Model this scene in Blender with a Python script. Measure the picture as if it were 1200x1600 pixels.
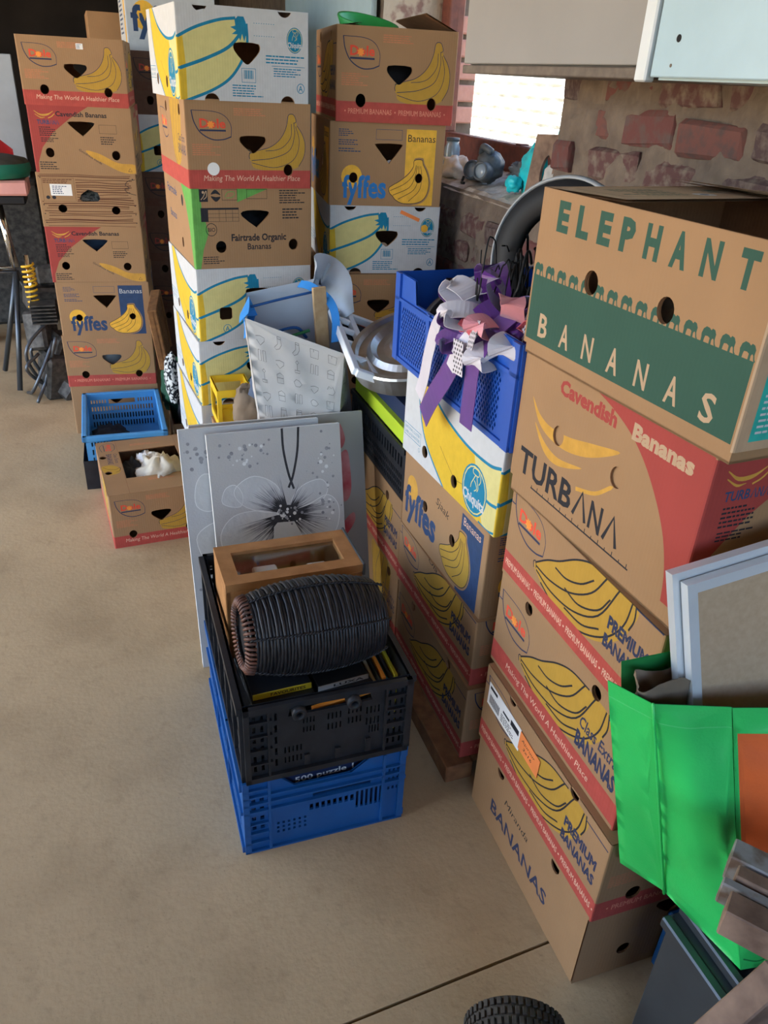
import bpy, math, random
import numpy as np
from mathutils import Vector, Matrix, noise
from mathutils.geometry import delaunay_2d_cdt

random.seed(7)
for o in list(bpy.data.objects):
    bpy.data.objects.remove(o, do_unlink=True)
SC = bpy.context.scene
C = SC.collection
R = math.radians

# ------------------------------------------------------------------ camera
# room frame: +x is the brick wall with the window, +y runs into the shed
cam = bpy.data.cameras.new('camera')
cam.sensor_fit = 'VERTICAL'
cam.sensor_height = 36.0
cam.lens = 36.0 * 1213.6 / 1600.0
cam.clip_start = 0.02
camo = bpy.data.objects.new('camera', cam)
C.objects.link(camo)
_y, _p, _r = R(21.0), R(29.216), R(3.1187)
_f = Vector((math.sin(_y) * math.cos(_p), math.cos(_y) * math.cos(_p), -math.sin(_p)))
_x = Vector((math.cos(_y), -math.sin(_y), 0))
_u = _x.cross(_f)
_x2 = math.cos(_r) * _x + math.sin(_r) * _u
_u2 = -math.sin(_r) * _x + math.cos(_r) * _u
camo.matrix_world = Matrix(((_x2.x, _u2.x, -_f.x, 0), (_x2.y, _u2.y, -_f.y, 0), (_x2.z, _u2.z, -_f.z, 1.5865), (0, 0, 0, 1)))
SC.camera = camo

# ------------------------------------------------------------------ daylight
world = bpy.data.worlds.new('sky')
SC.world = world
world.use_nodes = True
wn = world.node_tree.nodes
wl = world.node_tree.links
wn.clear()
wo = wn.new('ShaderNodeOutputWorld')
wb = wn.new('ShaderNodeBackground')
sk = wn.new('ShaderNodeTexSky')
sk.sky_type = 'NISHITA'
sk.sun_disc = False
sk.sun_elevation = R(52)
sk.sun_rotation = R(-100)
sk.air_density = 1.0
sk.dust_density = 1.2
sk.ozone_density = 2.0
wb.inputs['Strength'].default_value = 0.62
wl.new(sk.outputs[0], wb.inputs[0])
wl.new(wb.outputs[0], wo.inputs[0])

sun = bpy.data.lights.new('sun', 'SUN')
sun.energy = 19.0
sun.angle = R(0.6)
sun.color = (1.0, 0.95, 0.88)
suno = bpy.data.objects.new('sun', sun)
C.objects.link(suno)
suno.location = (-6, 2, 9)
suno.rotation_euler = Vector((0.52, -0.10, -0.85)).to_track_quat('-Z', 'Y').to_euler()

vs = SC.view_settings
vs.view_transform = 'Standard'
vs.look = 'None'
vs.exposure = 0.83
vs.gamma = 1.0
vs.use_curve_mapping = False

# ------------------------------------------------------------------ materials
def lin(c):
    if isinstance(c, str):
        c = [int(c[i:i + 2], 16) for i in (0, 2, 4)]
    return [(x / 255 / 12.92) if x / 255 <= 0.04045 else ((x / 255 + 0.055) / 1.055) ** 2.4 for x in c]

MATS = {}
def mat(name, col, rough=0.75, metal=0.0, var=0.08, scale=14.0, bump=0.0, bscale=60.0, col2=None, wave=0.0,
        spec=0.4, alpha=1.0, trans=0.0, detail=4.0, thr=None, sheen=0.0, coat=0.0):
    """procedural principled material: colour broken up by noise, optional second tone, bump and corrugation"""
    m = bpy.data.materials.new(name)
    m.use_nodes = True
    nt = m.node_tree
    N, Lk = nt.nodes, nt.links
    b = N['Principled BSDF']
    b.inputs['Roughness'].default_value = rough
    b.inputs['Metallic'].default_value = metal
    b.inputs['Specular IOR Level'].default_value = spec
    if trans: b.inputs['Transmission Weight'].default_value = trans
    if alpha < 1: b.inputs['Alpha'].default_value = alpha
    if sheen: b.inputs['Sheen Weight'].default_value = sheen
    if coat: b.inputs['Coat Weight'].default_value = coat
    c = lin(col)
    tc = N.new('ShaderNodeTexCoord')
    nz = N.new('ShaderNodeTexNoise')
    nz.inputs['Scale'].default_value = scale
    nz.inputs['Detail'].default_value = detail
    Lk.new(tc.outputs['Object'], nz.inputs['Vector'])
    mx = N.new('ShaderNodeMix')
    mx.data_type = 'RGBA'
    rp = N.new('ShaderNodeMapRange')
    lo, hi = thr if thr else (0.3, 0.7)
    rp.inputs['From Min'].default_value = lo
    rp.inputs['From Max'].default_value = hi
    Lk.new(nz.outputs['Fac'], rp.inputs['Value'])
    Lk.new(rp.outputs['Result'], mx.inputs['Factor'])
    c2 = lin(col2) if col2 else [x * (1 + var) for x in c]
    c1 = c if col2 else [x * (1 - var) for x in c]
    mx.inputs['A'].default_value = (*c1, 1)
    mx.inputs['B'].default_value = (*c2, 1)
    Lk.new(mx.outputs['Result'], b.inputs['Base Color'])
    hgt = None
    if bump:
        n2 = N.new('ShaderNodeTexNoise')
        n2.inputs['Scale'].default_value = bscale
        n2.inputs['Detail'].default_value = 5.0
        Lk.new(tc.outputs['Object'], n2.inputs['Vector'])
        hgt = n2.outputs['Fac']
    if wave:
        sx = N.new('ShaderNodeSeparateXYZ')
        Lk.new(tc.outputs['Object'], sx.inputs[0])
        ad = N.new('ShaderNodeMath'); ad.operation = 'ADD'
        Lk.new(sx.outputs[0], ad.inputs[0]); Lk.new(sx.outputs[1], ad.inputs[1])
        mu = N.new('ShaderNodeMath'); mu.operation = 'MULTIPLY'; mu.inputs[1].default_value = 780.0
        Lk.new(ad.outputs[0], mu.inputs[0])
        si = N.new('ShaderNodeMath'); si.operation = 'SINE'
        Lk.new(mu.outputs[0], si.inputs[0])
        w2 = N.new('ShaderNodeMath'); w2.operation = 'MULTIPLY'; w2.inputs[1].default_value = wave
        Lk.new(si.outputs[0], w2.inputs[0])
        if hgt:
            a2 = N.new('ShaderNodeMath'); a2.operation = 'ADD'
            Lk.new(hgt, a2.inputs[0]); Lk.new(w2.outputs[0], a2.inputs[1]); hgt = a2.outputs[0]
        else: hgt = w2.outputs[0]
    if hgt:
        bp = N.new('ShaderNodeBump')
        bp.inputs['Strength'].default_value = bump or 0.3
        bp.inputs['Distance'].default_value = 0.004
        Lk.new(hgt, bp.inputs['Height'])
        Lk.new(bp.outputs['Normal'], b.inputs['Normal'])
    MATS[name] = m
    return name

def ink(name, col, **k):
    k = dict(dict(rough=0.72, var=0.10, scale=45.0, bump=0.12, bscale=90.0, wave=0.16, spec=0.3), **k)
    return mat(name, col, **k)

ink('kraft', '9f7b57', scale=9, var=.05)
ink('kraft_pale', 'b79a7b', var=.05)
ink('kraft_dark', '8a6040')
ink('kraft_dim', '5c4132')  # kraft darkened: the gap's shade put into the colour
ink('white_board', 'c2c3c3', var=0.04)
ink('ochre', 'b78e36', var=.05)
ink('banana_tan', 'c9a252')
ink('chiquita_yellow', 'd2ad2e', var=0.06)
ink('chiquita_pale', 'cfc583', var=0.05)
ink('chiquita_blue', '13799b')
ink('navy', '2c3450')
ink('ink_black', '24242a')
ink('ink_red', 'b04a40')
ink('faint_red', 'c37a55')
ink('logo_red', 'e05038')
ink('logo_orange', 'f0903c')
ink('turbana_red', '9f4039', var=.05, scale=9)
ink('pale_on_red', 'd98a70')
ink('swoosh', 'c8963f')
ink('leaf_green', '62a04c')
ink('elephant_green', '2d5244', var=.05, scale=9)
ink('teal', '2fa79a')
ink('slate_blue', '2f4466')
ink('fyffes_blue', '2d74b4')
ink('fyffes_yellow', 'eab23e')
ink('cream', 'dcb49a')
ink('plank_line', '5a3220')
ink('pen', '2c2622')

# ------------------------------------------------------------------ mesh helpers
class MB:
    def __init__(s):
        s.v = []; s.f = []; s.m = []; s.k = []
    def mi(s, m):
        if m not in s.k: s.k.append(m)
        return s.k.index(m)
    def add(s, vs_, fs, m):
        o = len(s.v); i = s.mi(m)
        s.v += [tuple(p) for p in vs_]
        s.f += [tuple(o + j for j in f) for f in fs]
        s.m += [i] * len(fs)
        return s
    def addm(s, vs_, fs, ms):
        o = len(s.v)
        s.v += [tuple(p) for p in vs_]
        for f, m in zip(fs, ms):
            s.f.append(tuple(o + j for j in f)); s.m.append(s.mi(m))
        return s
    def box(s, lo, hi, m, M=None, bev=0.0):
        x0, y0, z0 = lo; x1, y1, z1 = hi
        if bev:
            b = min(bev, abs(x1 - x0) * .45, abs(y1 - y0) * .45, abs(z1 - z0) * .45)
            P = []; cx, cy, cz = (x0 + x1) / 2, (y0 + y1) / 2, (z0 + z1) / 2
            hx, hy, hz = (x1 - x0) / 2, (y1 - y0) / 2, (z1 - z0) / 2
            idx = {}
            for sx in (-1, 1):
                for sy in (-1, 1):
                    for sz in (-1, 1):
                        for a in range(3):
                            h = [hx - b, hy - b, hz - b]; h[a] += b
                            idx[sx, sy, sz, a] = len(P)
                            P.append(Vector((cx + sx * h[0], cy + sy * h[1], cz + sz * h[2])))
            F = []
            for a in range(3):
                o1, o2 = [q for q in range(3) if q != a]
                for sg in (-1, 1):
                    q = []
                    for (p1, p2) in ((-1, -1), (1, -1), (1, 1), (-1, 1)):
                        t = [0, 0, 0]; t[a] = sg; t[o1] = p1; t[o2] = p2
                        q.append(idx[t[0], t[1], t[2], a])
                    F.append(q)
            for a in range(3):
                o1, o2 = [q for q in range(3) if q != a]
                for p1 in (-1, 1):
                    for p2 in (-1, 1):
                        def g(sa, ax):
                            t = [0, 0, 0]; t[a] = sa; t[o1] = p1; t[o2] = p2
                            return idx[t[0], t[1], t[2], ax]
                        F.append([g(-1, o1), g(1, o1), g(1, o2), g(-1, o2)])
            for sx in (-1, 1):
                for sy in (-1, 1):
                    for sz in (-1, 1):
                        F.append([idx[sx, sy, sz, a] for a in range(3)])
            c0 = Vector((cx, cy, cz)); G = []
            for q in F:
                ps = [P[i] for i in q]
                n = (ps[1] - ps[0]).cross(ps[2] - ps[0]); ctr = sum(ps, Vector()) / len(ps)
                G.append(q if n.dot(ctr - c0) > 0 else q[::-1])
            F = G
        else:
            P = [Vector(p) for p in ((x0, y0, z0), (x1, y0, z0), (x1, y1, z0), (x0, y1, z0), (x0, y0, z1), (x1, y0, z1), (x1, y1, z1), (x0, y1, z1))]
            F = [(0, 3, 2, 1), (4, 5, 6, 7), (0, 1, 5, 4), (1, 2, 6, 5), (2, 3, 7, 6), (3, 0, 4, 7)]
        if M: P = [M @ p for p in P]
        return s.add(P, F, m)
    def tube(s, pts, r, m, n=8, closed=False, caps=True, flat=None):
        """tube along pts; r a number or list; flat=(a,b) squashes the section"""
        pts = [Vector(p) for p in pts]; k = len(pts)
        rr = r if isinstance(r, (list, tuple)) else [r] * k
        V = []; ref = None
        for i, p in enumerate(pts):
            a = pts[i - 1] if (i or closed) else p
            b = pts[(i + 1) % k] if (i < k - 1 or closed) else p
            t = (b - a).normalized() if (b - a).length > 1e-9 else Vector((0, 0, 1))
            if ref is None:
                ref = Vector((0, 0, 1)) if abs(t.z) < .9 else Vector((1, 0, 0))
            e1 = t.cross(ref)
            e1 = e1.normalized() if e1.length > 1e-6 else t.orthogonal().normalized()
            e2 = e1.cross(t).normalized(); ref = e2
            fa, fb = flat or (1, 1)
            for j in range(n):
                an = 2 * math.pi * j / n
                V.append(p + e1 * (math.cos(an) * rr[i] * fa) + e2 * (math.sin(an) * rr[i] * fb))
        F = []
        for i in range(k if closed else k - 1):
            for j in range(n):
                a, b = i * n + j, i * n + (j + 1) % n
                i2 = (i + 1) % k
                F.append((a, b, i2 * n + (j + 1) % n, i2 * n + j))
        if caps and not closed:
            F.append(tuple(range(n - 1, -1, -1))); F.append(tuple((k - 1) * n + j for j in range(n)))
        return s.add(V, F, m)
    def cyl(s, p0, p1, r0, m, r1=None, n=16, caps=True):
        return s.tube([p0, p1], [r0, r0 if r1 is None else r1], m, n=n, caps=caps)
    def lathe(s, prof, m, n=24, M=None, closed=False):
        V = []; k = len(prof)
        for (r, z) in prof:
            for j in range(n):
                a = 2 * math.pi * j / n
                p = Vector((r * math.cos(a), r * math.sin(a), z)); V.append(M @ p if M else p)
        F = []
        for i in range(k if closed else k - 1):
            for j in range(n):
                i2 = (i + 1) % k
                F.append((i * n + j, i * n + (j + 1) % n, i2 * n + (j + 1) % n, i2 * n + j))
        return s.add(V, F, m)
    def grid(s, fn, nu, nv, m, cu=False, flip=False):
        V = [fn(i / nu, j / nv) for j in range(nv + 1) for i in range(nu + (0 if cu else 1))]
        w = nu + (0 if cu else 1); F = []
        for j in range(nv):
            for i in range(nu):
                i2 = (i + 1) % w if cu else i + 1
                q = (j * w + i, j * w + i2, (j + 1) * w + i2, (j + 1) * w + i)
                F.append(q[::-1] if flip else q)
        return s.add(V, F, m)
    def prism(s, poly, z0, z1, m, M=None):
        n = len(poly)
        V = [Vector((x, y, z0)) for x, y in poly] + [Vector((x, y, z1)) for x, y in poly]
        if M: V = [M @ p for p in V]
        F = [tuple(range(n - 1, -1, -1)), tuple(range(n, 2 * n))] + [(i, (i + 1) % n, n + (i + 1) % n, n + i) for i in range(n)]
        return s.add(V, F, m)
    def mesh(s, name, smooth=False):
        me = bpy.data.meshes.new(name)
        me.from_pydata(s.v, [], s.f)
        for k in s.k: me.materials.append(MATS[k])
        me.polygons.foreach_set('material_index', s.m)
        if smooth: me.polygons.foreach_set('use_smooth', [True] * len(s.f))
        me.update()
        return me
    def build(s, name, parent=None, smooth=False, loc=(0, 0, 0), rot=(0, 0, 0)):
        o = bpy.data.objects.new(name, s.mesh(name, smooth))
        C.objects.link(o); o.location = loc; o.rotation_euler = rot
        if parent: o.parent = parent
        return o

def tag(o, label=None, cat=None, group=None, kind=None):
    if label: o['label'] = label
    if cat: o['category'] = cat
    if group: o['group'] = group
    if kind: o['kind'] = kind
    return o
def thing(name, label, cat, loc=(0, 0, 0), rotz=0.0, group=None, rot=None):
    o = bpy.data.objects.new(name, None)
    o.empty_display_size = 0.05
    C.objects.link(o); o.location = loc
    o.rotation_euler = rot if rot else (0, 0, rotz)
    return tag(o, label, cat, group)
def copy_part(src, parent, loc=None, rot=None, scale=None):
    c = src.copy(); C.objects.link(c); c.parent = parent
    if loc is not None: c.location = loc
    if rot is not None: c.rotation_euler = rot
    if scale is not None: c.scale = scale
    return c
def fbm(p, sc=1.0, oct=3):
    v = 0; a = 1; q = Vector(p) * sc
    for _ in range(oct):
        v += a * noise.noise(q); q = q * 2.03 + Vector((3.1, 1.7, 9.2)); a *= .5
    return v
def T(x, y, z, rx=0, ry=0, rz=0):
    return Matrix.Translation((x, y, z)) @ Matrix.Rotation(rz, 4, 'Z') @ Matrix.Rotation(ry, 4, 'Y') @ Matrix.Rotation(rx, 4, 'X')
def spline(pts, k=5, closed=False):
    pts = [np.array(p, float) for p in pts]; n = len(pts); out = []
    for i in range(n if closed else n - 1):
        p1, p2 = pts[i], pts[(i + 1) % n]
        p0 = pts[i - 1] if (i or closed) else 2 * p1 - p2
        p3 = pts[(i + 2) % n] if (i + 2 < n or closed) else 2 * p2 - p1
        for j in range(k):
            t = j / k
            out.append(.5 * ((2 * p1) + (p2 - p0) * t + (2 * p0 - 5 * p1 + 4 * p2 - p3) * t * t + (3 * p1 - p0 - 3 * p2 + p3) * t ** 3))
    if not closed: out.append(pts[-1])
    return [tuple(p) for p in out]

# ------------------------------------------------------------------ printed panels
_TX = {}
def text_loops(s, bold=0.0):
    key = (s, bold)
    if key in _TX: return _TX[key]
    cu = bpy.data.curves.new('t', 'FONT')
    cu.body = s; cu.fill_mode = 'NONE'; cu.resolution_u = 2; cu.offset = 0.0
    ob = bpy.data.objects.new('t', cu)
    me = bpy.data.meshes.new_from_object(ob)
    V = [(v.co.x, v.co.y) for v in me.vertices]
    adj = {}
    for e in me.edges:
        a, b = e.vertices; adj.setdefault(a, []).append(b); adj.setdefault(b, []).append(a)
    seen = set(); loops = []
    for a in adj:
        if a in seen: continue
        lp = [a]; seen.add(a); cur = a
        while True:
            nx = [q for q in adj[cur] if q not in seen]
            if not nx: break
            cur = nx[0]; seen.add(cur); lp.append(cur)
        if len(lp) > 2: loops.append(np.array([V[i] for i in lp]))
    bpy.data.objects.remove(ob); bpy.data.curves.remove(cu); bpy.data.meshes.remove(me)
    if bold and loops:
        def area(l): return .5 * np.sum(l[:, 0] * np.roll(l[:, 1], -1) - np.roll(l[:, 0], -1) * l[:, 1])
        sg = np.sign(area(max(loops, key=lambda l: abs(area(l)))))
        out = []
        for l in loops:
            d1 = l - np.roll(l, 1, 0); d2 = np.roll(l, -1, 0) - l
            d1 /= np.maximum(np.linalg.norm(d1, axis=1, keepdims=True), 1e-9); d2 /= np.maximum(np.linalg.norm(d2, axis=1, keepdims=True), 1e-9)
            n1 = np.stack([d1[:, 1], -d1[:, 0]], 1) * sg; n2 = np.stack([d2[:, 1], -d2[:, 0]], 1) * sg
            nn = n1 + n2; k = np.maximum((nn * n1).sum(1, keepdims=True), .5)
            out.append(l + nn / k * bold)
        loops = out
    _TX[key] = loops
    return loops
def inside(loops, P):
    r = np.zeros(len(P), int)
    px, py = P[:, 0:1], P[:, 1:2]
    for l in loops:
        x0, y0 = l[:, 0], l[:, 1]; x1, y1 = np.roll(x0, -1), np.roll(y0, -1)
        dy = np.where(np.abs(y1 - y0) < 1e-12, 1e-12, y1 - y0)
        c = ((y0 > py) != (y1 > py)) & (px < (x1 - x0) * (py - y0) / dy + x0)
        r += c.sum(1)
    return (r % 2) == 1
def circle(cx, cy, rx, ry=None, n=18):
    ry = ry or rx
    return np.array([(cx + rx * math.cos(2 * math.pi * i / n), cy + ry * math.sin(2 * math.pi * i / n)) for i in range(n)])

class Art:
    """flat print on a sheet W x H (millimetres): later shapes lie over earlier ones"""
    def __init__(s, W, H, base='kraft', back='kraft_dark'):
        s.W, s.H, s.base, s.back = W, H, base, back
        s.sh = []; s.holes = []
    def loops(s, m, ls): s.sh.append((m, [np.array(l, float) for l in ls], None)); return s
    def poly(s, m, pts, smooth=False): return s.loops(m, [spline(pts, 5, True) if smooth else pts])
    def rect(s, m, x0, y0, x1, y1): return s.loops(m, [[(x0, y0), (x1, y0), (x1, y1), (x0, y1)]])
    def frame(s, m, x0, y0, x1, y1, w=1.0):
        return s.loops(m, [[(x0, y0), (x1, y0), (x1, y1), (x0, y1)], [(x0 + w, y0 + w), (x1 - w, y0 + w), (x1 - w, y1 - w), (x0 + w, y1 - w)]])
    def circ(s, m, cx, cy, rx, ry=None, n=20): return s.loops(m, [circle(cx, cy, rx, ry, n)])
    def ring(s, m, cx, cy, rx, ry, w): return s.loops(m, [circle(cx, cy, rx, ry), circle(cx, cy, rx - w, ry - w)])
    def stroke(s, m, pts, w, smooth=True, k=5, closed=False):
        p = np.array(spline(pts, k, closed) if smooth else pts, float)
        if closed: p = np.vstack([p, p[:1]])
        t = np.gradient(p, axis=0); t /= np.maximum(np.linalg.norm(t, axis=1, keepdims=True), 1e-9)
        nn = np.stack([-t[:, 1], t[:, 0]], 1) * w / 2
        lp = np.vstack([p + nn, (p - nn)[::-1]])
        s.sh.append((m, [lp], (p, w / 2))); return s
    def text(s, m, t, x, y, h, w=None, bold=0.0, rot=0.0, shear=0.0, vert=False):
        L = text_loops(t, bold)
        if not L: return s
        A = np.vstack(L); x0, x1 = A[:, 0].min(), A[:, 0].max()
        sc = h / 0.70
        sx = (w / (x1 - x0)) if w else sc
        ca, sa = math.cos(rot), math.sin(rot); out = []
        for l in L:
            X = (l[:, 0] - x0) * sx + l[:, 1] * sc * shear; Y = l[:, 1] * sc
            out.append(np.stack([x + X * ca - Y * sa, y + X * sa + Y * ca], 1))
        s.sh.append((m, out, None)); return s
    def letters(s, m, t, xs, y, h, w, bold=0.02):
        for ch, x in zip(t, xs): s.text(m, ch, x, y, h, w, bold)
        return s
    def greek(s, m, x0, y0, x1, y1, n, seed=1, thick=0.45):
        rd = random.Random(seed); ls = []; st = (y1 - y0) / n
        for i in range(n):
            yy = y1 - (i + .5) * st; th = st * thick / 2; x = x0; end = x0 + (x1 - x0) * rd.uniform(.55, 1)
            while x < end - 2:
                wd = min(rd.uniform(.06, .16) * (x1 - x0), end - x)
                ls.append([(x, yy - th), (x + wd, yy - th), (x + wd, yy + th), (x, yy + th)]); x += wd + 1.8
        return s.loops(m, ls)
    def hole(s, pts): s.holes.append(np.array(pts, float)); return s
    def hole_c(s, cx, cy, r): return s.hole(circle(cx, cy, r, r * 1.05))
    def hole_h(s, cx, cy, w=90, h=52):
        p = [(-.5, .30), (-.42, .5), (.42, .5), (.5, .30), (.44, .05), (.10, -.44), (0, -.5), (-.10, -.44), (-.44, .05)]
        q = []
        n = len(p)
        for i in range(n):
            a, b, c = np.array(p[i - 1]), np.array(p[i]), np.array(p[(i + 1) % n])
            q += [b + (a - b) * .25, b + (c - b) * .25]
        return s.hole([(cx + x * w, cy + y * h) for x, y in q])

_PC = {}
def panel2d(art, w, h, vsc, key, grid=0.0, rims=True):
    """triangulate a printed sheet: returns 2D verts, tris, materials, back tris, hole loops (metres)"""
    k = (key, round(w, 4), round(h, 4), round(vsc, 4))
    if k in _PC: return _PC[k]
    sx, sy = w / art.W, 0.001 * vsc
    S = np.array([sx, sy])
    out = np.array([(0, 0), (w, 0), (w, h), (0, h)], float)
    holes = [l * S for l in art.holes]
    V = []; E = []
    def addloop(l):
        o = len(V); n = len(l); V.extend([tuple(p) for p in l])
        E.extend([(o + i, o + (i + 1) % n) for i in range(n)])
    addloop(out)
    for l in holes: addloop(l)
    nback = (list(V), list(E))
    for m, ls, _ in art.sh:
        for l in ls: addloop(l * S)
    if grid:
        nu, nv = max(2, int(w / grid)), max(2, int(h / grid))
        gp = [(w * (i + .003) / nu, h * (j + .002) / nv) for i in range(nu + 1) for j in range(nv + 1)]
        V.extend([p for p in gp if 0 < p[0] < w and 0 < p[1] < h])
    def cdt(V, E):
        r = delaunay_2d_cdt([Vector(p) for p in V], E, [], 0, 1e-6, False)
        P = np.array([(p.x, p.y) for p in r[0]]); F = np.array([tuple(f) for f in r[2] if len(f) == 3], int)
        ctr = P[F].mean(1)
        ok = (ctr[:, 0] > 0) & (ctr[:, 0] < w) & (ctr[:, 1] > 0) & (ctr[:, 1] < h)
        for l in holes: ok &= ~inside([l], ctr)
        F = F[ok]; ctr = ctr[ok]
        a = P[F[:, 0]]; b = P[F[:, 1]]; c = P[F[:, 2]]
        ar = (b[:, 0] - a[:, 0]) * (c[:, 1] - a[:, 1]) - (b[:, 1] - a[:, 1]) * (c[:, 0] - a[:, 0])
        F[ar < 0] = F[ar < 0][:, ::-1]
        g = np.abs(ar) > 1e-12
        return P, F[g], ctr[g]
    P, F, ctr = cdt(V, E)
    names = [art.base] + [q[0] for q in art.sh]
    mi = np.zeros(len(F), int)
    cm = ctr / S
    for i, q in enumerate(art.sh): mi[shape_hit(q, cm)] = i + 1
    Pb, Fb, _ = cdt(*nback)
    def compact(P, F):
        u, inv = np.unique(F, return_inverse=True)
        return P[u], inv.reshape(F.shape)
    P, F = compact(P, F); Pb, Fb = compact(Pb, Fb)
    res = (P, F, [names[i] for i in mi], Pb, Fb, holes)
    _PC[k] = res
    return res
def shape_hit(q, P):
    m, ls, st = q
    A = np.vstack(ls); lo, hi = A.min(0), A.max(0)
    idx = np.where((P >= lo).all(1) & (P <= hi).all(1))[0]
    r = np.zeros(len(P), bool)
    if not len(idx): return r
    p = P[idx]
    if st is None: r[idx] = inside(ls, p)
    else:
        c, hw = st; a = c[:-1][None]; d = (c[1:] - c[:-1])[None]
        t = ((p[:, None] - a) * d).sum(2) / np.maximum((d * d).sum(2), 1e-12); t = np.clip(t, 0, 1)
        r[idx] = (np.linalg.norm(p[:, None] - a - d * t[..., None], axis=2).min(1) <= hw * 1.001)
    return r
def sheet(mb, art, w, h, fn, key, thick=0.004, vsc=None, grid=0.0, rims=True, back=None):
    """put a printed sheet into mb; fn maps (n,3) local u,v,depth to xyz"""
    vsc = vsc if vsc else h * 1000 / art.H
    P, F, ms, Pb, Fb, holes = panel2d(art, w, h, vsc, key, grid)
    mb.addm(fn(np.c_[P, np.zeros(len(P))]), F.tolist(), ms)
    bk = back or art.back
    if thick:
        if grid: Pb, Fb = P, F
        mb.add(fn(np.c_[Pb, np.full(len(Pb), -thick)]), Fb[:, ::-1].tolist(), bk)
        for l in holes:
            ins = (l[:, 0] > 0) & (l[:, 0] < w) & (l[:, 1] > 0) & (l[:, 1] < h)
            n = len(l)
            l = np.clip(l, 0, (w, h))
            A = fn(np.r_[np.c_[l, np.zeros(n)], np.c_[l, np.full(n, -thick)]])
            mb.add(A, [(i, (i + 1) % n, n + (i + 1) % n, n + i) for i in range(n) if ins[i] and ins[(i + 1) % n]], bk)
    return mb
def plane_map(o, U, V, N):
    o, U, V, N = [np.array(q, float) for q in (o, U, V, N)]
    return lambda P: P[:, 0:1] * U + P[:, 1:2] * V + P[:, 2:3] * N + o
# ------------------------------------------------------------------ prints on the cartons (millimetres)
ARTS = {}
def dole_logo(a, x, y, s=1.0, ky=1.0, col='navy', red='logo_red'):
    q = lambda pts: [(x + px * s, y + py * s * ky) for px, py in pts]
    leaf = q([(0, 80), (68, 78), (104, 66), (122, 40), (121, 10)])
    low = q([(121, 10), (95, 2), (60, 2), (25, 20), (6, 50), (0, 80)])
    a.stroke(col, leaf, 1.8 * s)
    a.stroke(col, low, 3.2 * s)
    a.text(red, 'Dole', x + 23 * s, y + 34 * s * ky, 24 * s * ky, 82 * s, 0.03)
    a.poly('logo_orange', [(x + (58 + (13 if i % 2 else 8) * math.cos(i * math.pi / 8)) * s, y + (42 + (12 if i % 2 else 8) * math.sin(i * math.pi / 8)) * s * ky) for i in range(16)])
    a.rect(col, x + 23 * s, y + 24 * s * ky, x + 105 * s, y + 29 * s * ky)
def bunch_front(a, line='navy', fill='ochre'):
    a.poly(fill, [(328, 212), (345, 214), (353, 200), (356, 186), (374, 160), (384, 130), (380, 95), (362, 66), (330, 55), (290, 51), (250, 53), (215, 60), (203, 69), (203, 78), (196, 85), (194, 100), (200, 106), (230, 112), (262, 120), (290, 136), (310, 158), (322, 184), (327, 200)], True)
    a.stroke(line, [(346, 192), (348, 155), (330, 112), (275, 90), (203, 82)], 1.9)
    a.stroke(line, [(338, 188), (336, 152), (312, 124), (284, 113), (250, 110)], 1.7)
    a.stroke(line, [(352, 182), (364, 142), (356, 102), (330, 76), (275, 62), (205, 75)], 1.7)
    a.stroke(line, [(356, 184), (374, 160), (384, 130), (380, 95), (362, 66)], 1.8)
    a.stroke(line, [(195, 102), (230, 112), (262, 120), (290, 136), (310, 158), (322, 184), (328, 212), (345, 214), (354, 196), (346, 190)], 1.8)
    a.stroke(line, [(197, 86), (195, 95), (198, 105)], 2.2)
def dole_front(slogan, base='kraft', stripe='ink_red', line='navy', fill='ochre', red='logo_red', fine='faint_red'):
    a = Art(400, 245, base)
    dole_logo(a, 18, 138, 1.0, 1.0, line, red)
    a.greek(fine, 14, 94, 112, 128, 6, 3)
    a.greek(fine, 150, 206, 262, 228, 4, 5)
    bunch_front(a, line, fill)
    a.rect(stripe, 0, 0, 400, 54)
    if slogan == 'P':
        a.text('pale_on_red', 'PREMIUM BANANAS', 38, 22, 14, 150, 0.01)
        a.text('pale_on_red', 'PREMIUM BANANAS', 212, 22, 14, 150, 0.01)
        for x in (28, 200, 374): a.circ('pale_on_red', x, 29, 2.5, n=8)
    elif slogan == 'M':
        a.text('cream', 'Making The World A Healthier Place', 45, 23, 16, 320, 0.0, shear=.15)
    a.hole_h(209, 127, 90, 50).hole_c(80, 57, 17).hole_c(326, 55, 16)
    return a
ARTS['dole_premium_F'] = dole_front('P')
ARTS['dole_making_F'] = dole_front('M')
ARTS['dole_dim_F'] = dole_front('', 'kraft_dim', 'kraft_dim', 'ink_black', 'kraft_dim', 'turbana_red', 'plank_line')  # print toned down as if in shade, for the gap cartons
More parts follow.
